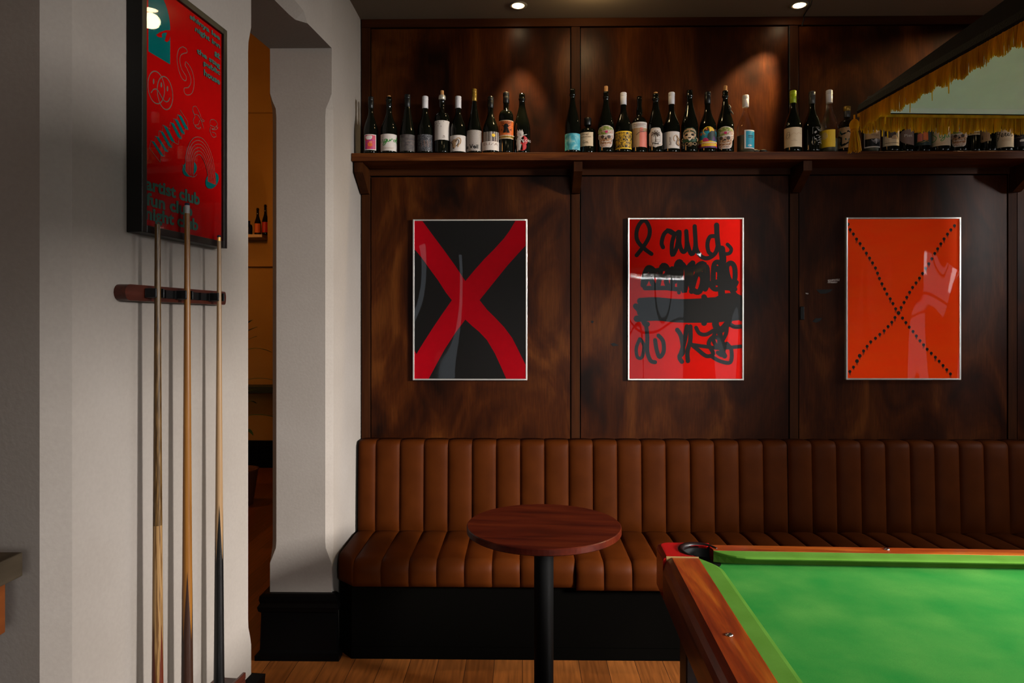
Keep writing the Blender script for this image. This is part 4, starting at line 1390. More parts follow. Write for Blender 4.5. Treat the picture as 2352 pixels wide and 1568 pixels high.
K('dark bottle with cream label and flowing black script', 2306, 18.5, 220, 'burg', cap=('screw', M_blkcap, 246), lab=(2289, 2324, 338, 295), art=a_jer)
K('dark bottle with plum-black label and small white animal, rightmost in view', 2345, 19.5, 220, 'burg', cap=('screw', M_blkcap, 246), lab=(2327, 2364, 336, 298), art=a_bear)

# folded sunglasses on the shelf
x0, x1s = X_(1727, 3.62), X_(1782, 3.62)
sg = thing('sunglasses', 'folded black sunglasses lying on the shelf right of the teal label bottle', 'sunglasses', ((x0 + x1s) / 2, 3.62, S_SH))
w = (x1s - x0)
for k, cx in enumerate((-0.36, -0.02)):
    mb = MB(); mb.ball((cx * w, 0, 0.0125), 0.021, M_black, 1.0, .55, .55); mb.build('lens', parent=sg)
mb = MB(); mb.tube([(-.5 * w, .012, .012), (-.2 * w, .014, .020), (.1 * w, .014, .019), (.35 * w, .01, .010), (.5 * w, .006, .0045)], [.004, .0035, .003, .0028, .0032], M_black, 8)
mb.build('temple_arm', parent=sg)
mb = MB(); mb.tube([(-.5 * w, -.004, .006), (-.2 * w, .0, .006), (.2 * w, .002, .006), (.5 * w, -.004, .004)], .003, M_black, 8)
mb.build('temple_arm', parent=sg)


# ------------------------------------------------------------------ framed prints
def framed(desc, px0, px1, py0, py1, art, glz):
    yf = YW - 0.018
    a = at_y(px0, py1, yf); b = at_y(px1, py0, yf)
    W, H = b.x - a.x, b.z - a.z
    root = thing('framed_print', desc, 'framed print', ((a.x + b.x) / 2, YW + 0.004, a.z))
    fw = 0.0085
    mb = MB()
    y0, y1 = -0.022, -0.0005
    mb.box(-W / 2, -W / 2 + fw, y0, y1, 0, H, M_alu); mb.box(W / 2 - fw, W / 2, y0, y1, 0, H, M_alu)
    mb.box(-W / 2 + fw, W / 2 - fw, y0, y1, 0, fw, M_alu); mb.box(-W / 2 + fw, W / 2 - fw, y0, y1, H - fw, H, M_alu)
    mb.build('frame', parent=root, bevel=0.0015)
    mb = MB()
    iw, ih = W - 2 * fw, H - 2 * fw
    def put(vs, fs, mat, k=0):
        mb.add([((q[0] - .5) * iw, -0.0125 - 0.0001 * (k + (q[2] if len(q) > 2 else 0)), fw + (1 - q[1]) * ih) for q in vs], fs, mat)
    art(put, iw, ih)
    mb.build('print', parent=root)
    mb = MB(); mb.add([(-iw / 2, -0.0175, fw), (iw / 2, -0.0175, fw), (iw / 2, -0.0175, H - fw), (-iw / 2, -0.0175, H - fw)], [(0, 1, 2, 3)], glz)
    mb.build('glazing', parent=root)
    return root


BG = [(0, 0), (1, 0), (1, 1), (0, 1)]


def norm(pts, x0, x1, y0, y1): return [((x - x0) / (x1 - x0), (y - y0) / (y1 - y0)) for x, y in pts]


def art1(put, iw, ih):
    put(BG, [(0, 1, 2, 3)], M_artblack, 0)
    A = [(85, 98), (155, 98), (240, 215), (340, 350), (440, 490), (530, 628), (655, 797), (720, 880), (790, 950), (870, 1035), (940, 1130), (1000, 1250), (1058, 1370), (1058, 1490), (888, 1490),
         (840, 1380), (790, 1270), (720, 1150), (650, 1075), (590, 1025), (530, 968), (412, 797), (360, 730), (290, 620), (210, 510), (150, 425), (85, 345)]
    B = [(968, 98), (1058, 98), (1058, 315), (985, 395), (900, 490), (820, 590), (740, 690), (655, 797), (530, 968), (440, 1090), (350, 1230), (280, 1360), (210, 1490), (85, 1490), (85, 1240), (100, 1275),
         (170, 1160), (240, 1050), (320, 930), (412, 797), (530, 628), (620, 520), (700, 430), (780, 350), (870, 250), (920, 180)]
    for k, Q in enumerate((A, B)):
        q = norm(Q, 85, 1058, 98, 1490)
        put(q, [tuple(range(len(q)))], M_crimson, 1 + k)


def art2(put, iw, ih):
    put(BG, [(0, 1, 2, 3)], M_scarlet, 0)
    kk = [1]
    x0, x1, y0, y1 = 102, 1090, 85, 1490
    def S(pts, w=38, smooth=True):
        vs, fs = stroke2d(pts, w, 5, smooth)
        kk[0] += 0.3
        put([(min(max(a, 0), 1), min(max(b, 0), 1), .012 * i) for i, (a, b) in enumerate(norm(vs, x0, x1, y0, y1))], fs, M_ink, kk[0])
    S([(168, 400), (230, 320), (275, 240), (282, 165), (250, 100), (215, 100), (180, 150), (166, 215), (180, 280), (240, 345), (298, 388)], 36)
    S([(495, 205), (450, 182), (408, 215), (388, 290), (400, 330)], 36); S([(440, 180), (500, 215), (545, 190), (530, 250)], 36)
    S([(500, 215), (478, 300), (482, 400), (520, 330), (545, 200), (545, 300), (575, 372), (606, 330), (604, 188)], 36)
    S([(604, 188), (615, 300), (650, 392), (684, 320), (678, 145)], 38); S([(678, 145), (684, 250), (695, 350), (740, 415), (800, 425), (860, 380), (885, 300)], 38)
    S([(870, 135), (875, 240), (890, 340), (915, 350)], 46); S([(862, 232), (812, 238), (790, 300), (800, 370), (830, 395)], 36)
    S([(965, 305), (998, 345), (980, 385), (915, 390)], 32); S([(915, 345), (925, 450), (905, 560), (915, 760)], 60)
    # second row: overwritten scribble
    S([(225, 665), (235, 580), (270, 510), (320, 540), (300, 620), (350, 680), (390, 500), (440, 520), (430, 640), (480, 690), (480, 520)], 46)
    S([(235, 660), (300, 560), (380, 600), (460, 560), (500, 640), (520, 480), (560, 470), (560, 620), (590, 720), (620, 520), (660, 470)], 44)
    S([(260, 530), (340, 535), (420, 520), (500, 540)], 40); S([(240, 690), (330, 690), (430, 690), (520, 700)], 40)
    S([(660, 470), (640, 600), (660, 700), (720, 720), (750, 600), (690, 520), (760, 480), (770, 650), (730, 700)], 50); S([(650, 720), (700, 560), (780, 500), (790, 640), (770, 700)], 46)
    S([(540, 730), (545, 480), (600, 520), (600, 690)], 34)
    S([(840, 690), (845, 500), (880, 460), (910, 500), (900, 620), (850, 640), (930, 650), (1020, 640), (1030, 520), (1000, 470), (960, 500), (975, 600), (1030, 700)], 44)
    S([(800, 640), (850, 700), (930, 690), (1010, 690), (1045, 640)], 40); S([(870, 520), (930, 560), (980, 680), (900, 600)], 56); S([(1000, 700), (1040, 760), (1090, 780)], 44)
    # third row: heavy blocked-out band
    for k in range(4): S([(200 - 30 * (k % 2), 805 + 52 * k), (340, 800 + 50 * k), (520, 815 + 50 * k), (700, 812 + 52 * k), (860, 800 + 55 * k), (1075, 800 + 48 * k)], 58)
    S([(160, 850), (200, 900), (240, 1000), (260, 1010)], 50); S([(760, 770), (790, 860), (760, 1000)], 50)
    S([(870, 790), (940, 760), (1040, 760), (1086, 790)], 44); S([(860, 800), (880, 900), (860, 1010), (900, 1060), (960, 1010), (1000, 900), (960, 860)], 60)
    S([(960, 990), (1020, 1030), (1086, 1030)], 38); S([(930, 830), (1000, 880), (1060, 930), (1086, 960)], 46)
    # fourth row
    S([(195, 1140), (165, 1220), (175, 1300), (215, 1300), (232, 1200), (200, 1140)], 30)
    S([(250, 1010), (262, 1120), (262, 1250), (290, 1330), (330, 1345)], 36); S([(330, 1150), (345, 1240), (370, 1300), (405, 1250), (400, 1160), (360, 1110)], 36)
    S([(525, 1060), (560, 1120), (575, 1250), (545, 1300), (565, 1340)], 40); S([(610, 1030), (590, 1150), (560, 1260), (545, 1290)], 40); S([(640, 1030), (640, 1150), (615, 1250), (618, 1335)], 38)
    S([(640, 1180), (700, 1230), (780, 1290), (840, 1270), (800, 1180), (850, 1120), (930, 1180), (920, 1280), (880, 1260)], 36)
    S([(690, 1040), (720, 1090), (780, 1100), (860, 1060), (840, 1140), (880, 1200), (950, 1100), (960, 1000)], 34); S([(860, 1000), (900, 1100), (900, 1200), (940, 1290)], 46)
    S([(650, 1190), (760, 1205), (900, 1220), (1086, 1205)], 32); S([(820, 1290), (900, 1335), (990, 1345), (1000, 1240), (960, 1180)], 34)


def art3(put, iw, ih):
    put(BG, [(0, 1, 2, 3)], M_orange, 0)
    x0, x1, y0, y1 = 258, 1242, 88, 1490
    l1 = [(268, 132), (286, 180), (315, 218), (343, 263), (374, 303), (403, 345), (430, 388), (458, 431), (484, 473), (510, 518), (528, 564), (545, 610), (567, 658), (590, 703), (611, 747), (640, 790),
          (664, 832), (688, 878), (713, 915), (748, 960), (778, 1000), (808, 1040), (841, 1078), (870, 1118), (902, 1160), (934, 1196), (965, 1235), (1002, 1270), (1038, 1305), (1071, 1340), (1105, 1378), (1138, 1415), (1170, 1452)]
    l2 = [(1206, 147), (1174, 183), (1144, 221), (1114, 263), (1086, 306), (1058, 350), (1032, 391), (1007, 437), (980, 482), (953, 522), (925, 567), (898, 608), (868, 650), (837, 690), (811, 733), (786, 777),
          (762, 822), (736, 867), (682, 955), (654, 997), (621, 1035), (586, 1072), (548, 1104), (510, 1138), (468, 1170), (436, 1209), (405, 1250), (371, 1293), (347, 1340), (316, 1393), (284, 1432)]
    rnd = random.Random(4)
    k = 1
    for x, y in l1 + l2:
        r = 17 if (x, y) in ((713, 915), (371, 1293), (347, 1340)) else 13.5
        vs, fs = disc2d(x, y, r); put(norm(vs, x0, x1, y0, y1), fs, M_ink, 1)
        h = rnd.uniform(24, 44)
        for dx in (-4, 4):
            q = [(x + dx - 3.5, y + 6), (x + dx + 3.5, y + 6), (x + dx + 1.5, y + h * rnd.uniform(.6, 1)), (x + dx - 1.5, y + h * rnd.uniform(.6, 1))]
            put(norm(q, x0, x1, y0, y1), [(0, 1, 2, 3)], M_ink, 2 + (dx > 0))


framed('silver-framed print of a crimson X on black, leftmost of the three prints', 948, 1211, 503, 873, art1, M_glazing)
framed('silver-framed scarlet print covered in loose black handwriting', 1442, 1708.5, 499.5, 873, art2, M_glazing)
framed('silver-framed orange print with an X made of dripping black dots', 1943.5, 2208, 498.5, 872, art3, M_glazing)

# ------------------------------------------------------------------ gig poster on the left wall
NF = 0.045
s0, zb0 = on_left(326, 532, NF); s1, zb1 = on_left(521.6, 570.6, NF)
_, zt1 = on_left(522, 71, NF)
pz0 = (zb0 + zb1) / 2; pz1 = zt1
W = s1 - s0; H = pz1 - pz0
gp = thing('framed_poster', 'red club-night poster with teal lettering in a deep black box frame on the white wall', 'poster', left_place((s0 + s1) / 2, 0.0008, pz0), LROT)
lip = 0.020
mb = MB()
for a, b, c, d in ((-W / 2, -W / 2 + lip, 0, H), (W / 2 - lip, W / 2, 0, H), (-W / 2 + lip, W / 2 - lip, 0, lip), (-W / 2 + lip, W / 2 - lip, H - lip, H)): mb.box(a, b, -NF, 0, c, d, M_blackframe)
mb.build('frame', parent=gp, bevel=0.0015)
PO = 0.036
mb = MB()
lx = lambda px, py: ((on_left(px, py, PO)[0] - (s0 + s1) / 2), on_left(px, py, PO)[1] - pz0)
lay = [0]


def pp(vs, fs, mat):
    lay[0] += 0.3
    mb.add([(x, -PO - 0.0002 * lay[0], z) for x, z in vs], fs, mat)


pp([(-W / 2 + .004, .004), (W / 2 - .004, .004), (W / 2 - .004, H - .004), (-W / 2 + .004, H - .004)], [(0, 1, 2, 3)], M_posterred)


def z1p(x, y): return lx(x / 2.529, y / 2.529)
def z2p(x, y): return lx(320 + x / 7.467, y / 7.467)
def z3p(x, y): return lx(320 + x / 7.467, 200 + y / 7.467)


# teal arch panel with red profile
P = [z2p(150, 870), z2p(525, 1115)]
xa, za = P[0]; xb, zb2 = P[1]
zbm = (za + zb2) / 2
ztop = z2p(525, 480)[1]
ring = [(xa, zbm), (xb, zbm), (xb, ztop)]
wd = xb - xa
for k in range(1, 10):
    t = (pi / 2) * k / 9
    ring.append((xa + wd * cos(t), ztop + wd * 0.95 * sin(t)))
pp(ring, [tuple(range(len(ring)))], M_teal)
q = [z2p(*c) for c in [(530, 520), (450, 515), (340, 555), (280, 600), (320, 635), (385, 645), (380, 590), (400, 565), (470, 560), (450, 620), (430, 700), (470, 725), (510, 690), (525, 620)]]
pp(q, [tuple(range(len(q)))], M_posterred)


def pstroke(pts, conv, w, mat=M_tealline, smooth=True):
    v, f = stroke2d([conv(*p) for p in pts], w, 5, smooth); pp(v, f, mat)


LW_ = 0.0022
pstroke([(730, 805), (670, 850), (640, 1000), (665, 1180), (720, 1330), (785, 1385), (800, 1320), (770, 1265), (720, 1180), (690, 1040), (705, 950), (760, 915), (810, 900), (800, 840), (740, 800)], z2p, LW_)
pstroke([(790, 1060), (780, 1120), (815, 1185), (870, 1320), (875, 1430), (830, 1500), (765, 1510), (770, 1590), (820, 1630), (900, 1590), (935, 1430), (910, 1250), (850, 1120), (795, 1060)], z2p, LW_)
# two overlapping faces
def ell(cx, cy, rx, ry, conv, rot=0, n=28): return [(cx + rx * cos(2 * pi * k / n) * cos(rot) - ry * sin(2 * pi * k / n) * sin(rot), cy + rx * cos(2 * pi * k / n) * sin(rot) + ry * sin(2 * pi * k / n) * cos(rot)) for k in range(n + 1)]
pstroke(ell(283, 1500, 140, 280, z2p, -.12), z2p, .003); pstroke(ell(434, 1595, 130, 285, z2p, -.12), z2p, .003)
for cx, cy in ((238, 1395), (370, 1455), (474, 1520)):
    v = [z2p(cx + 14 * cos(a), cy + 48 * sin(a)) for a in [2 * pi * k / 12 for k in range(12)]]; pp(v, [tuple(range(12))], M_tealline)
pstroke([(195, 1590), (240, 1530), (300, 1540), (360, 1640), (400, 1710)], z2p, .003); pstroke([(400, 1710), (450, 1745), (490, 1730), (515, 1680)], z2p, .003)
# zigzag ribbon
for a, b in [((190, 925), (400, 1190)), ((265, 850), (470, 1110)), ((340, 755), (535, 1035)), ((400, 660), (580, 945)), ((525, 615), (700, 885)), ((590, 550), (755, 805)), ((650, 480), (815, 730))]:
    q = [(a[0], a[1] - 12), (a[0] + 58, a[1] + 12), (b[0] + 22, b[1] + 5), (b[0] - 45, b[1] - 22)]
    pp([z3p(*c) for c in q], [(0, 1, 2, 3)], M_teal)
pstroke([(350, 1290), (165, 1050), (185, 915), (250, 940), (260, 840), (325, 860), (325, 750), (385, 770), (385, 650), (510, 715), (515, 605), (575, 620), (575, 540), (635, 560), (640, 470), (695, 490), (690, 390), (820, 600), (820, 735), (770, 720), (765, 810), (715, 800), (712, 890), (665, 880), (660, 985), (590, 950), (550, 950), (545, 1040), (490, 1030), (485, 1110), (420, 1100), (420, 1190), (360, 1180), (350, 1290)], z3p, .0015, M_tealline, False)
# little outline shapes
pstroke([(910, 340), (960, 330), (1010, 420), (1060, 540), (1105, 575), (1080, 590), (1030, 540), (990, 480), (930, 460), (905, 390), (910, 340)], z3p, .0015)
pstroke([(905, 390), (940, 500), (915, 560), (930, 640), (990, 700), (1040, 690), (1015, 720), (960, 690), (920, 620)], z3p, .0015); pstroke([(1000, 480), (1060, 600), (1090, 700)], z3p, .0015); pstroke([(1020, 570), (1000, 640), (940, 650)], z3p, .0015)
pstroke([(1200, 620), (1215, 560), (1290, 570), (1330, 640), (1300, 680), (1335, 690), (1300, 730), (1230, 720), (1290, 700), (1200, 650)], z3p, .0015); pstroke([(1210, 690), (1200, 750), (1240, 850), (1300, 850), (1290, 790), (1230, 770)], z3p, .0015)
# rainbow
fa = ell(850, 1400, 120, 140, z3p, .45, 20)[:-1]; pp([z3p(*c) for c in fa], [tuple(range(len(fa)))], M_teal)
fb = ell(1235, 1600, 105, 150, z3p, .45, 20)[:-1]; pp([z3p(*c) for c in fb], [tuple(range(len(fb)))], M_teal)
q = [(780, 1440), (785, 1200), (830, 1010), (900, 890), (990, 855), (1090, 900), (1180, 1040), (1250, 1250), (1290, 1500), (1300, 1680), (1160, 1620), (1160, 1480), (1100, 1260), (1040, 1170), (990, 1160), (950, 1200), (925, 1300), (915, 1520), (850, 1520)]
v = [z3p(*c) for c in q]; pp(v, [tuple(range(len(v)))], M_posterred)
for k in range(6):
    t = k / 5
    A_ = [(780, 1440), (785, 1200), (830, 1010), (900, 890), (990, 855), (1090, 900), (1180, 1040), (1250, 1250), (1290, 1500), (1305, 1680)]
    B_ = [(915, 1530), (922, 1300), (935, 1240), (950, 1190), (1005, 1155), (1050, 1180), (1090, 1250), (1130, 1350), (1160, 1480), (1175, 1620)]
    pstroke([(a[0] + (b[0] - a[0]) * t, a[1] + (b[1] - a[1]) * t) for a, b in zip(A_, B_)], z3p, .0016)
pstroke([(725, 1330), (780, 1450), (850, 1525), (920, 1540), (970, 1500)], z3p, .002)


def ptext(s, x0, x1, z0, z1, bold=.035, mat=M_tealtext):
    vs, fs = text_mesh(s, bold); pp([(x0 + (x1 - x0) * a, z0 + (z1 - z0) * b) for a, b in vs], fs, mat)


def tbox(conv, p0, p1): return conv(*p0), conv(*p1)
# bottom lines: (left px, baseline py at left) .. (right px, top py at right)
for s, l, bl, r, tr in (('artist club', 840, 1102, 1155, 1118), ('fun club', 842, 1192, 1112, 1197), ('night club', 838, 1275, 1146, 1268)):
    xl_, _ = z1p(l, bl); xr_, _ = z1p(r, tr)
    _, zl = z1p(l, bl)
    zt_ = z1p(r, tr)[1]
    if zt_ < zl + .02: zt_ = zl + .055
    d_ = .25 if 'g' in s else 0
    ptext(s, xl_, xr_, zl - .036 * d_, zl + .036, .035)
R_ = z2p(1368, 700)[0]
for s, l, t_r, b_r in (('shinya lee', 850, 640, 738), ('night inn', 940, 775, 880), ('at', 1275, 940, 1045), ('the stag', 970, 1110, 1215), ('public', 1085, 1235, 1335), ('house', 1090, 1380, 1478)):
    xl_ = z2p(l, 400)[0]; z0_ = z2p(1368, b_r)[1]; z1_t = z2p(1368, t_r)[1]
    ptext(s, xl_, R_, z0_ + .003, z1_t + .004, .035)
mb.build('print', parent=gp)
mb = MB(); mb.add([(-W / 2 + lip, -PO - .006, lip), (W / 2 - lip, -PO - .006, lip), (W / 2 - lip, -PO - .006, H - lip), (-W / 2 + lip, -PO - .006, H - lip)], [(0, 1, 2, 3)], M_glazing2)
mb.build('glazing', parent=gp)
mb = MB(); mb.box(-W / 2 + .003, W / 2 - .003, -PO + .001, -.002, .003, H - .003, M_blackframe); mb.build('backing_board', parent=gp)

# ------------------------------------------------------------------ cue rack and cues
NC = 0.058
ra, rz1 = on_left(287, 654, 0.032); rb, rz2 = on_left(519, 668, 0.032)
_, rz0 = on_left(300, 690, 0.032)
rzc0, rzc1 = rz0, (rz1 + rz2) / 2
L_ = rb - ra
rack = thing('cue_rack', 'small mahogany wall rack with black clips holding three pool cues', 'cue rack', left_place((ra + rb) / 2, 0.0005, rzc0), LROT)
hh = rzc1 - rzc0
mb = MB()
pf = []
for k in range(9):
    t = pi / 2 + pi * k / 8
    pf.append((-L_ / 2 + hh * .45 + hh * .45 * cos(t), hh / 2 + hh / 2 * sin(t)))
for k in range(9):
    t = -pi / 2 + pi * k / 8
    pf.append((L_ / 2 - hh * .2 + hh * .2 * cos(t), hh / 2 + hh / 2 * sin(t)))
mb.prism(pf, 1, -0.032, 0, M_rack, True)
mb.build('rack_body', parent=rack, bevel=0.004)
mb = MB()
c0 = on_left(352, 680, .034)[0] - (ra + rb) / 2; c1 = on_left(508, 680, .034)[0] - (ra + rb) / 2
mb.box(c0, c1, -0.036, -0.0325, hh * .25, hh * .78, M_clip)
for k in range(9):
    x = c0 + (c1 - c0) * k / 8
    mb.box(x - .002, x + .002, -0.044, -0.036, hh * .25, hh * .78, M_clip)
mb.build('rubber_strip', parent=rack)
cues = [(362.0, 515, 14.0), (430.0, 466, 13.5), (503.2, 540, 10.0)]
cs = []
for px, pt, _w in cues:
    s_, z_ = on_left(px, 680, NC)
    cs.append((s_, on_left(px, pt, NC)[1]))
    x = s_ - (ra + rb) / 2
    mb = MB()
    rr = 0.010
    for sgn in (-1, 1):
        mb.box(x + sgn * .0165 - .003, x + sgn * .0165 + .003, -0.066, -0.034, hh * .22, hh * .82, M_clip)
    mb.box(x - .0165, x + .0165, -0.042, -0.034, hh * .22, hh * .82, M_clip)
    mb.build('clip', parent=rack, bevel=.002)
# lower rest of the rack (below the picture), where the butts stand
ZBASE = 0.40
rest = thing('cue_rest', 'low mahogany wall shelf on which the cue butts stand', 'cue rest', left_place((ra + rb) / 2, 0.0005, ZBASE - .03), LROT)
mb = MB(); mb.box(-L_ / 2, L_ / 2, -0.10, 0, 0, .03, M_rack); mb.build('board', parent=rest, bevel=.004)
mb = MB(); mb.box(-L_ / 2, L_ / 2, -0.10, -.09, .03, .05, M_rack); mb.build('front_lip', parent=rest, bevel=.002)


def cue(i, desc, shaft, lower, split, tipm, ferm, fl, point_m, pz_hi, pz_lo, rt, rb_, face, blunt=False):
    s_, zt_ = cs[i]
    base = ZBASE + .0003
    Lc = zt_ - base
    root = thing('pool_cue', desc, 'pool cue', left_place(s_, NC, base), LROT, 'pool cues in the wall rack')
    R = lambda z: rb_ + (rt - rb_) * (z / Lc) ** 0.85
    zs_ = split - base if split else 0.45
    mb = MB(); mb.lathe([(R(z), z) for z in [zs_ + (Lc - fl - zs_) * k / 14 for k in range(15)]], shaft, 20); mb.build('shaft', parent=root)
    mb = MB(); mb.lathe([(R(z), z) for z in [zs_ * k / 10 for k in range(11)]], lower, 24); mb.build('butt', parent=root)
    if fl:
        mb = MB(); mb.lathe([(rt, Lc - fl), (rt, Lc - .007)], ferm, 18); mb.build('ferrule', parent=root)
        mb = MB(); mb.lathe([(rt, Lc - .007), (rt, Lc - .002), (rt * .7, Lc)], tipm, 18); mb.build('tip', parent=root)
    if point_m:
        zh, zl = pz_hi - base, pz_lo - base
        mb = MB(); n = 48
        ca = -pi / 2 + face
        bot = []; top = []
        rows = []
        for k in range(n):
            a = ca + 2 * pi * k / n
            t = abs(((k / n * 4) % 1) * 2 - 1)       # 1 at peak
            zt2 = zl + (zh - zl) * t
            top.append((a, zt2))
        for frac in [j / 8 for j in range(9)]:
            rows.append([((R(z * frac) + .0004) * cos(a), (R(z * frac) + .0004) * sin(a), z * frac) for a, z in top])
        mb.loft(rows, point_m, False, True, False)
        mb.build('splice', parent=root)


zz = lambda i, px, py: on_left(px, py, NC)[1]
cue(0, 'tipless speckled ash pool cue, left of the three in the rack', M_ash, M_ashbutt, zz(0, 363, 1205), M_bluetip, M_ferrule, 0, M_redpoint, zz(0, 363, 1430), zz(0, 363, 1640), .0070, .0158, radians(-11.4))
cue(1, 'honey-brown pool cue with white ferrule, middle and tallest in the rack', M_honey, M_honey, None, M_bluetip, M_ferrule, .030, M_darkpoint, zz(1, 427, 1310), zz(1, 427, 1475), .0070, .0164, radians(33.6))
cue(2, 'pale maple pool cue with black splice, nearest the opening in the rack', M_maple, M_maple, None, M_bluetip, M_brass, .018, M_ebony, zz(2, 503, 1157), zz(2, 503, 1290), .0056, .0158, radians(33.6))

# ------------------------------------------------------------------ round table
tc = Vector((X_(1249, 2.76), 2.76, 0))
rt_ = thing('round_table', 'small round mahogany pedestal table in front of the banquette', 'table', tc)
r = 0.3045
mb = MB()
mb.lathe([(r - .006, .722), (r, .726), (r, .747), (r - .003, .75), (0.001, .7505)], M_tabletop, 96, smooth=False)
o = mb.build('tabletop', parent=rt_); o.rotation_euler = (0, 0, -0.10)
mb = MB(); mb.lathe([(.0385, .012), (.0385, .716)], M_blackmetal, 32); mb.box(-.12, .12, -.03, .03, .7165, .722, M_blackmetal); mb.build('column', parent=rt_)
mb = MB(); mb.lathe([(.222, 0), (.224, .006), (.20, .012), (.06, .020), (.001, .0205)], M_blackmetal, 64); mb.build('base', parent=rt_)

# ------------------------------------------------------------------ pool table
RT = 0.85
TROT = -math.atan(58 / F)
pc = at_z(1505, 1243, RT)
pt_ = thing('pool_table', 'pub pool table with green baize, timber rails and red corner cap', 'pool table', (pc.x, pc.y, 0), TROT)
PW, PL = 1.40, 2.45        # width (x), length (-y)
BED = RT - 0.036
RW, RE = 0.105, 0.078       # side rail, end rail widths
CW = 0.052


def rail(x0, x1, y0, y1, out, mat):
    """rail box with rounded outer edge; out: '-x','+x','+y','-y'"""
    mb = MB()
    w = (x1 - x0) if 'x' in out else (y1 - y0)
    prof = [(0, RT - .125), (0, RT - .045), (.004, RT - .025), (.012, RT - .009), (.026, RT), (w, RT), (w, RT - .125)]
    if out == '-x': mb.prism([(x0 + a, z) for a, z in prof], 1, y0, y1, mat)
    if out == '+x': mb.prism([(x1 - a, z) for a, z in prof], 1, y0, y1, mat)
    if out == '+y': mb.prism([(y1 - a, z) for a, z in prof], 0, x0, x1, mat)
    if out == '-y': mb.prism([(y0 + a, z) for a, z in prof], 0, x0, x1, mat)
    return mb


CAPL = 0.150; CAPW = 0.165
MID = -PL / 2
rail(0, RW, MID + .07, -CAPL, '-x', M_rail).build('side_rail', parent=pt_, bevel=.002)
rail(0, RW, -PL + CAPL, MID - .07, '-x', M_rail).build('side_rail', parent=pt_, bevel=.002)
rail(PW - RW, PW, MID + .07, -CAPL, '+x', M_rail).build('side_rail', parent=pt_, bevel=.002)
rail(PW - RW, PW, -PL + CAPL, MID - .07, '+x', M_rail).build('side_rail', parent=pt_, bevel=.002)
rail(CAPW, PW - CAPW, -RE, 0, '+y', M_railx).build('end_rail', parent=pt_, bevel=.002)
rail(CAPW, PW - CAPW, -PL, -PL + RE, '-y', M_railx).build('end_rail', parent=pt_, bevel=.002)
mb = MB(); mb.box(.06, PW - .06, -PL + .06, -.06, BED - .03, BED, M_felt); mb.build('bed_cloth', parent=pt_)


def cushion(p0, p1, inward, jaw0=.075, jaw1=.075):
    """straight cushion from p0 to p1 (outer line), inward = unit normal into the bed"""
    p0, p1, n = Vector(p0), Vector(p1), Vector(inward)
    d = (p1 - p0); L = d.length; d.normalize()
    mb = MB(); rings = []
    ts = [0, .15, .35, .6, .85, 1]
    st_ = [(t * jaw0 * 1.15, CW * (sin(t * pi / 2) ** .8) if t > 0 else .002) for t in ts] + [(L - (1 - t) * jaw1 * 1.15, CW * (sin((1 - t) * pi / 2) ** .8) if t < 1 else .002) for t in ts]
    for s_, w in st_:
        b = p0 + d * s_
        sec = [(0, RT - .001), (w * .78, RT - .002), (w * .95, RT - .0035), (w, RT - .007), (w * .95, RT - .011), (w * .60, RT - .014), (w * .25, BED + .0005), (0, BED + .0005)]
        rings.append([(b.x + n.x * q, b.y + n.y * q, z) for q, z in sec])
    mb.loft(rings, M_felt2, smooth=False)
    return mb.build('cushion', parent=pt_)


cushion((RW, -CAPL - .0), (RW, MID + .07), (1, 0), .085, .03)
cushion((RW, MID - .07), (RW, -PL + CAPL), (1, 0), .03, .085)
cushion((PW - RW, -CAPL), (PW - RW, MID + .07), (-1, 0), .085, .03)
cushion((PW - RW, MID - .07), (PW - RW, -PL + CAPL), (-1, 0), .03, .085)
cushion((CAPW, -RE), (PW - CAPW, -RE), (0, -1), .085, .085)
cushion((CAPW, -PL + RE), (PW - CAPW, -PL + RE), (0, 1), .085, .085)


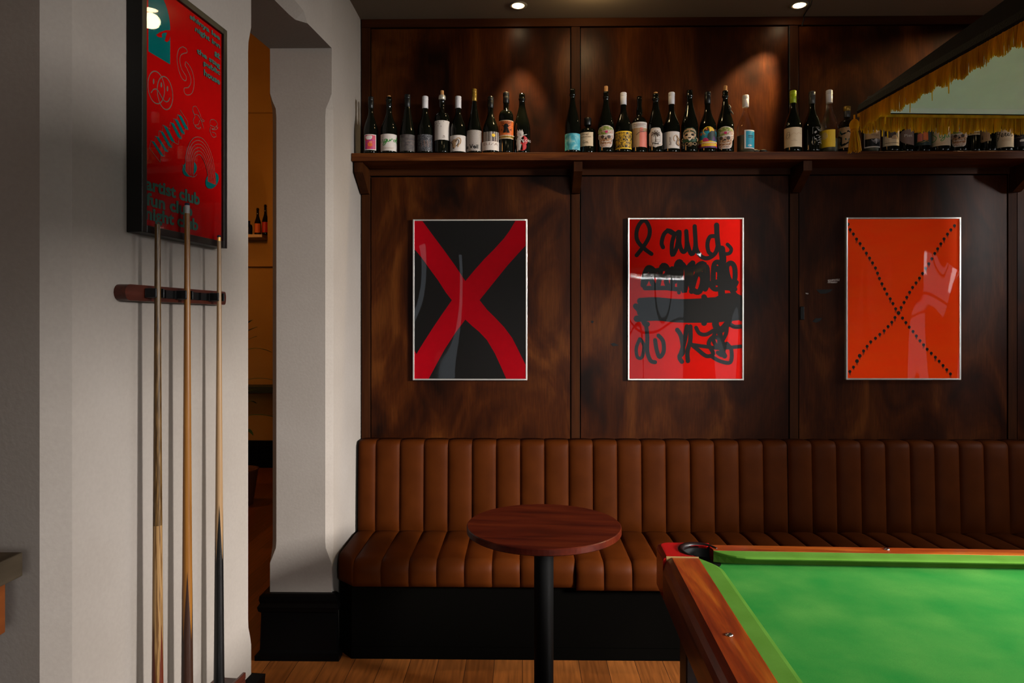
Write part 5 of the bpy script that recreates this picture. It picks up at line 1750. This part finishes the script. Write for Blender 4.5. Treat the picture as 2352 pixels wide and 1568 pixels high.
def corner(sx, sy, ox, oy):
    """red corner cap; local frame u (along end, inwards) v (along side, inwards)"""
    T = lambda u, v: (ox + sx * u, oy + sy * v)
    pcx, pcy, pr_ = .125, .085, .056
    mb = MB()
    # cap plate outline: outer rounded corner, inner edge follows the pocket
    out = []
    for k in range(9):
        a = pi + (pi / 2) * k / 8
        out.append((.03 + .03 * cos(a), .03 + .03 * sin(a)))
    out = out[::1]
    # outline order: (0,CAPL) -> corner -> (CAPW,0) -> (CAPW,RE) -> arc round pocket -> (RW,CAPL)
    arc_ = []
    a0, a1 = radians(-52), radians(-222)
    for k in range(15):
        a = a0 + (a1 - a0) * k / 14
        arc_.append((pcx + pr_ * cos(a), pcy + pr_ * sin(a)))
    outline = [(0, CAPL)] + out + [(CAPW, 0), (CAPW, RE * .98)] + arc_ + [(RW, CAPL)]
    rings = []
    cen = (.05, .05)
    for z, ins in ((RT - .125, 0), (RT - .012, 0), (RT - .003, .004), (RT + .001, .012)):
        ring = []
        for (u, v) in outline:
            if u < RW * .6 and ins: u2 = u + ins
            else: u2 = u
            v2 = v + ins if v < RE * .5 else v
            x, y = T(u2, v2); ring.append((x, y, z))
        rings.append(ring)
    mb.loft(rings, M_redcap, False, True, True)
    mb.build('corner_cap', parent=pt_)
    # black pocket liner: thick rolled rim around the outside of the pocket + leather cup
    mb = MB(); path = []; rad = []
    a0, a1 = radians(-25), radians(-235)
    for k in range(19):
        a = a0 + (a1 - a0) * k / 18
        x, y = T(pcx + (pr_ + .004) * cos(a), pcy + (pr_ + .004) * sin(a))
        path.append((x, y, RT - .001)); rad.append(.010 * (.35 + .65 * sin(pi * k / 18)))
    mb.tube(path, rad, M_blackrub, 10)
    mb.build('pocket_rim', parent=pt_)
    mb = MB()
    ring = lambda rr, z: [(T(pcx + rr * cos(2 * pi * k / 28), pcy + rr * sin(2 * pi * k / 28))) + (z,) for k in range(28)]
    def wall_(rr, z):
        o_ = []
        for k in range(31):
            a = radians(-15) + radians(-230) * k / 30
            o_.append(T(pcx + rr * cos(a), pcy + rr * sin(a)) + (z,))
        return o_
    mb.loft([wall_(pr_ - .0015, RT + .0005), wall_(pr_ - .004, BED + .001), wall_(pr_ - .006, RT - .12)], M_black, True, False, False)
    full_ = ring(pr_ + .004, BED + .0012)
    mb.add(full_, [tuple(range(28))], M_black)  # flat black disc on the bed stands in for the hole's shade
    mb.build('pocket_liner_and_hole', parent=pt_)
    # cream strip between cap and rail
    mb = MB()
    x0_, y0_ = T(0.010, CAPL - .004); x1_, y1_ = T(RW, CAPL + .001)
    mb.box(min(x0_, x1_), max(x0_, x1_), min(y0_, y1_), max(y0_, y1_), RT - .03, RT + .0022, M_cream)
    mb.build('edge_strip', parent=pt_)


corner(1, -1, 0, 0); corner(-1, -1, PW, 0); corner(1, 1, 0, -PL); corner(-1, 1, PW, -PL)
for sx, ox in ((1, 0), (-1, PW)):
    mb = MB(); xa_, xb_ = sorted((ox, ox + sx * RW * .98)); mb.box(xa_, xb_, MID - .069, MID + .069, RT - .125, RT + .001, M_redcap); mb.build('middle_cap', parent=pt_, bevel=.004)
# cabinet
mb = MB()
i0, i1 = .006, .055
rg = [[(a, -PL + a, z), (PW - a, -PL + a, z), (PW - a, -a, z), (a, -a, z)] for a, z in ((.06, RT - .13 - .12), (i1, RT - .13 - .115), (.03, RT - .13 - .06), (i0, RT - .1255))]
mb.loft(rg, M_cab); mb.build('cabinet', parent=pt_, bevel=.003)
for lx_, ly_ in ((.065, -.065 - .10), (PW - .165, -.165), (.065, -PL + .065), (PW - .165, -PL + .065)):
    mb = MB(); mb.box(lx_, lx_ + .10, ly_, ly_ + .10, 0, RT - .2505, M_cab); mb.build('leg', parent=pt_, bevel=.004)


def screw(x, y):
    mb = MB(); mb.ball((x, y, RT + .0005), .0088, M_chrome, 1, 1, .45, 16, True); mb.build('rail_screw', parent=pt_)


screw(PW / 2, -RE * .52)
for f in (.27, .73): screw(RW * .60, -PL * f); screw(PW - RW * .6, -PL * f)
mb = None

# ------------------------------------------------------------------ pool lamp canopy with gold fringe
LZ = 2.0
lc = at_z(1972, 262, LZ)
LR = radians(3.0)
lamp = thing('pool_table_lamp', 'black pool table lamp canopy with gold fringe, corner tassel and pale green lining', 'lamp', (lc.x, lc.y, LZ), LR)
LWd, LLn = .80, 1.45          # x, -y
ins, hgt = .26, .225


def trap(lift, inset, z):  # rectangle ring
    return [(inset, -LLn + inset, z), (LWd - inset, -LLn + inset, z), (LWd - inset, -inset, z), (inset, -inset, z)]


mb = MB()
mb.loft([trap(0, 0, 0.0), trap(0, -.003, .006), trap(0, 0, .020), trap(0, ins, hgt), trap(0, ins + .02, hgt + .004)], M_leatherette, caps=False)
mb.add(trap(0, ins + .02, hgt + .004), [(0, 1, 2, 3)], M_leatherette)
mb.build('shade', parent=lamp)
mb = MB()
rg = [trap(0, .004, .002), trap(0, .006, .012)]
for k in range(1, 6): 
    t = k / 5
    rg.append(trap(0, .008 + (ins - .008) * t, .014 + (hgt - .028) * (t ** 0.9)))
mb.loft(rg, M_lining, caps=False)
mb.add(trap(0, ins, hgt - .014), [(3, 2, 1, 0)], M_lining)
mb.build('lining', parent=lamp)
mb = MB()
rnd = random.Random(7)
FL = .036


def fringe_run(p0, p1, outx, outy, n):
    p0, p1 = Vector(p0), Vector(p1)
    for layer in range(2):
        for i in range(n):
            t = (i + rnd.random() * .9) / n
            p = p0 + (p1 - p0) * t
            d = (p1 - p0).normalized()
            w = rnd.uniform(.0009, .0019)
            grp = .0030 * sin(t * n * .21) + .0025 * sin(t * n * .057 + 2)
            l = FL + grp + rnd.uniform(-.003, .002)
            if rnd.random() < .006: l *= 1.5
            j = rnd.uniform(-.003, .003); o = rnd.uniform(0, .004) + layer * .001
            a = p + Vector((outx * o, outy * o))
            b = p + d * j + Vector((outx * (o + rnd.uniform(0, .003)), outy * (o + rnd.uniform(0, .003))))
            m_ = (a + b) / 2 + Vector((outx, outy)) * rnd.uniform(-.001, .002)
            nx = Vector((outx, outy))
            vs = []
            for q, z, ww in ((a, -.001, w), (m_, -l * .5, w * 1.1), (b, -l, w * .6)):
                vs += [(q.x - d.x * ww, q.y - d.y * ww, z), (q.x + nx.x * ww, q.y + nx.y * ww, z), (q.x + d.x * ww, q.y + d.y * ww, z)]
            mb.add(vs, [(0, 1, 4, 3), (1, 2, 5, 4), (3, 4, 7, 6), (4, 5, 8, 7)], M_fringe, True)


fringe_run((0, -.012), (0, -LLn + .012), -1, 0, 950)
fringe_run((.012, .0), (LWd - .012, .0), 0, 1, 420)
fringe_run((LWd, -.012), (LWd, -LLn + .012), 1, 0, 400)
fringe_run((.012, -LLn), (LWd - .012, -LLn), 0, -1, 200)
fr = mb.build('fringe', parent=lamp)
fr['kind'] = 'stuff'
mb = MB()
for a, b, c, d in ((-.003, .003, -LLn, 0), (LWd - .003, LWd + .003, -LLn, 0)): mb.box(a, b, c, d, -.006, .0, M_fringe)
mb.box(0, LWd, -.003, .003, -.006, 0, M_fringe); mb.box(0, LWd, -LLn - .003, -LLn + .003, -.006, 0, M_fringe)
mb.build('fringe_braid', parent=lamp)
for tx, ty in ((-.006, .006), (LWd + .006, .006), (-.006, -LLn - .006), (LWd + .006, -LLn - .006)):
    mb = MB(); mb.tube([(tx, ty, .0), (tx, ty, -.012)], .0022, M_fringe, 6)
    mb.ball((tx, ty, -.022), .0105, M_fringe, 1, 1, 1.25)
    mb.lathe([(.0072, -.037), (.0085, -.034), (.0072, -.031)], M_fringe, 14, (tx, ty))
    for k in range(64):
        a = rnd.uniform(0, 2 * pi); q = rnd.uniform(.45, 1)
        top_ = (tx + .006 * q * cos(a), ty + .006 * q * sin(a), -.034); mid_ = (tx + .0105 * q * cos(a), ty + .0105 * q * sin(a), -.055)
        bot_ = (tx + .0135 * q * cos(a + .1), ty + .0135 * q * sin(a + .1), -.079 + rnd.uniform(-.003, .002))
        mb.tube([top_, mid_, bot_], .0011, M_fringe, 4)
    mb.build('tassel', parent=lamp)
for yy in (-.35, -1.1):
    mb = MB(); mb.tube([(LWd / 2, yy, hgt + .004), (LWd / 2, yy, CEIL - LZ)], .004, M_blackmetal, 8); mb.build('hanging_rod', parent=lamp)
mb = MB(); mb.box(LWd / 2 - .05, LWd / 2 + .05, -.40, -.30, CEIL - LZ - .02, CEIL - LZ - .0005, M_blackmetal); mb.box(LWd / 2 - .05, LWd / 2 + .05, -1.15, -1.05, CEIL - LZ - .02, CEIL - LZ - .0005, M_blackmetal)
mb.build('ceiling_mount', parent=lamp)

# ------------------------------------------------------------------ downlights
M_bulb = emit_mat('lit_bulb', (1.0, 0.72, 0.40), 60)
M_dlrim = plain('downlight_rim', (0.30, 0.26, 0.22), 0.4)


def downlight(px, py, tgt, desc, power, size):
    p = at_z(px, py, CEIL)
    root = thing('downlight', desc, 'downlight', (p.x, p.y, CEIL), 0, 'ceiling downlights along the panelled wall')
    mb = MB(); mb.lathe([(.048, -.0005), (.048, -.004), (.033, -.005), (.031, -.0005)], M_dlrim, 32, caps=False); mb.build('trim_ring', parent=root)
    mb = MB(); mb.lathe([(.030, -.0006), (.030, -.003), (.022, -.0075), (.001, -.0085)], M_bulb, 24); mb.build('bulb', parent=root)
    spot('downlight_beam', (p.x, p.y, CEIL - .02), tgt, power, size, .55, WARM)


downlight(1190, 12, (X_(1203, YW), YW - .01, 2.25), 'small glowing downlight above the left bottle group', 130, 46)
downlight(1836, 11, (X_(1700, YW), YW - .01, 2.68), 'small glowing downlight above the middle and right bottle groups', 120, 44)
_s, _z = on_left(341, 22, .042)
_p = A0 + DL * _s + NN * .042; _p.z = _z
_d = (_p - Vector((0, 0, EYE))); _d = _d - NN * 2 * _d.dot(NN)
_k = (CEIL - _z) / _d.z
for xd_, yd_, wh_ in ((_p.x + _d.x * _k, _p.y + _d.y * _k, 'mirrored in the glass of the red poster'), (-0.2, -0.6, 'added out of view near the narrow front window'), (2.6, -0.6, 'added out of view on the window side of the pool table')):  # last two are unseen, added as warm fill for the upper walls
    root = thing('downlight', 'glowing ceiling downlight ' + wh_, 'downlight', (xd_, yd_, CEIL), 0, 'ceiling downlights over the room')
    mb = MB(); mb.lathe([(.048, -.0005), (.048, -.004), (.033, -.005), (.031, -.0005)], M_dlrim, 32, caps=False); mb.build('trim_ring', parent=root)
    mb = MB(); mb.lathe([(.030, -.0006), (.030, -.003), (.022, -.0075), (.001, -.0085)], M_bulb, 24); mb.build('bulb', parent=root)
    point('room_downlight_fill', (xd_, yd_, CEIL - .06), 5, WARM, 0.04)
downlight(2466, 10, (1.95, YW - .02, 2.50), 'ceiling downlight over the shelf end hidden beyond the lamp canopy', 210, 64)

# black cable along the ceiling and down the panelling
mb = MB()
P = [at_z(1868, -20, CEIL - .004), at_z(1862, 12, CEIL - .004), at_z(1850, 30, CEIL - .004), at_z(1846, 37, CEIL - .004)]
P = [tuple(p) for p in P]
pa = at_y(1846, 52, YW - .012); pb = at_y(1815, 60, YW - .012)
P += [(pa.x, YW - .012, CEIL - .02), (pa.x - .01, YW - .012, CEIL - .055)]
mb.tube(P, .003, M_black, 8)
tag(mb.build('ceiling_cable'), 'thin black cable crossing the ceiling beside the right downlight', 'cable')
mb = MB()
xx = X_(1812, YW)
mb.tube([(xx, YW - .003, CEIL - .05), (xx, YW - .003, 2.8), (xx + .004, YW - .003, S_SH + .10), (xx + .02, YW - .003, S_SH + .003)], .004, M_black, 8)
tag(mb.build('wall_cable'), 'black cable running down the panelling to the shelf beside the lime-capped bottle', 'cable')

# ------------------------------------------------------------------ leaner table at the far left edge
ZL = 1.05
pb_ = at_z(53, 1267, ZL)
tl = thing('bar_table', 'weathered timber high table end at the left edge', 'table', (pb_.x, pb_.y, 0))
mb = MB(); mb.box(-.62, 0, -.70, 0, ZL - .052, ZL, M_wornwood); mb.build('tabletop', parent=tl, bevel=.003)
mb = MB(); mb.box(-.60, -.022, -.68, -.022, ZL - .165, ZL - .0525, M_apron); mb.build('apron', parent=tl, bevel=.002)
for a, b in ((-.59, -.67), (-.09, -.67), (-.59, -.085), (-.09, -.085)):
    mb = MB(); mb.box(a - .04 + .02, a + .04 - .02, b, b + .05, 0, ZL - .1655, M_apron); mb.build('leg', parent=tl, bevel=.002)

# ------------------------------------------------------------------ things in the room beyond
def far_bottle(desc, px, rpx, top, glass, labm, lab=None, style='burg'):
    y = YN + .075
    p = at_y(px, 536, y); R = rpx * y / F
    H = at_y(px, top, y).z - z1_
    root = thing('wine_bottle', desc, 'bottle', (p.x, y, z1_ + .0005), -atan2(p.x, y), 'bottles on the ledge in the far room')
    mb = MB(); mb.lathe(lathe_profile(style, R, H, .0135), glass, 20); mb.build('glass_body', parent=root)
    if labm:
        L = Label(R, 0, 1.1, H * .08, H * .42); L.rect(-1, 0, 1, 1, labm, 10); L.mb.build('label', parent=root)


far_bottle('dark wine bottle with red label on the far room ledge', 609.5, 7.5, 470, M_bottle, M_red)
far_bottle('amber bottle with orange label on the far room ledge', 592, 7.5, 478, M_bottleB, M_orl)
far_bottle('small dark bottle at the left of the far room ledge', 572, 7.5, 505, M_bottle, M_black, style='gin2')
yk = YN - .12
a = at_y(560, 885, yk); b = at_y(640, 901, yk)
mb = MB(); mb.box(-4.6, -2.2, yk - .1, YN - .001, b.z, a.z, M_slate)
tag(mb.build('dark_shelf', bevel=.006), 'dark narrow shelf on the ochre wall of the far room', 'shelf')
pp_ = at_y(556, 1000, 5.9)
pl = thing('potted_plant', 'leafy green plant half hidden behind the white wall in the far room', 'plant', (pp_.x, 5.9, 0))
mb = MB(); mb.lathe([(.09, 0), (.13, .28), (.14, .30), (.12, .30), (.11, .27)], M_pot, 24); mb.build('pot', parent=pl)
rnd = random.Random(3)
tz = at_y(575, 760, 5.9).z
for k in range(16):
    a = rnd.uniform(0, 2 * pi) if k > 2 else (0.0, .25, -.2)[k]
    ln = rnd.uniform(.20, .34) if k > 2 else (.13, .12, .10)[k]
    z0 = rnd.uniform(.5, tz - .05) if k > 2 else (tz - .03, tz - .11, tz + .03)[k]
    mb = MB()
    dx, dy = cos(a), sin(a)
    vs = []
    for j in range(7):
        t = j / 6; w_ = .022 * sin(pi * min(1, t * .92 + .06)); q = t * ln
        zq = z0 + .10 * t - .12 * t * t * (1 if k > 2 else .3)
        vs += [(dx * q - dy * w_, dy * q + dx * w_, zq), (dx * q, dy * q, zq + .003), (dx * q + dy * w_, dy * q - dx * w_, zq)]
    mb.add(vs, [(3 * j + i, 3 * j + i + 1, 3 * j + i + 4, 3 * j + i + 3) for j in range(6) for i in range(2)], M_leaf, True)
    mb.build('leaf', parent=pl)
mb = MB(); mb.tube([(0, 0, .27), (.01, 0, .7), (0, .01, 1.1), (.0, 0, tz + .05)], [.012, .010, .008, .004], M_leaf, 8); mb.build('stem', parent=pl)
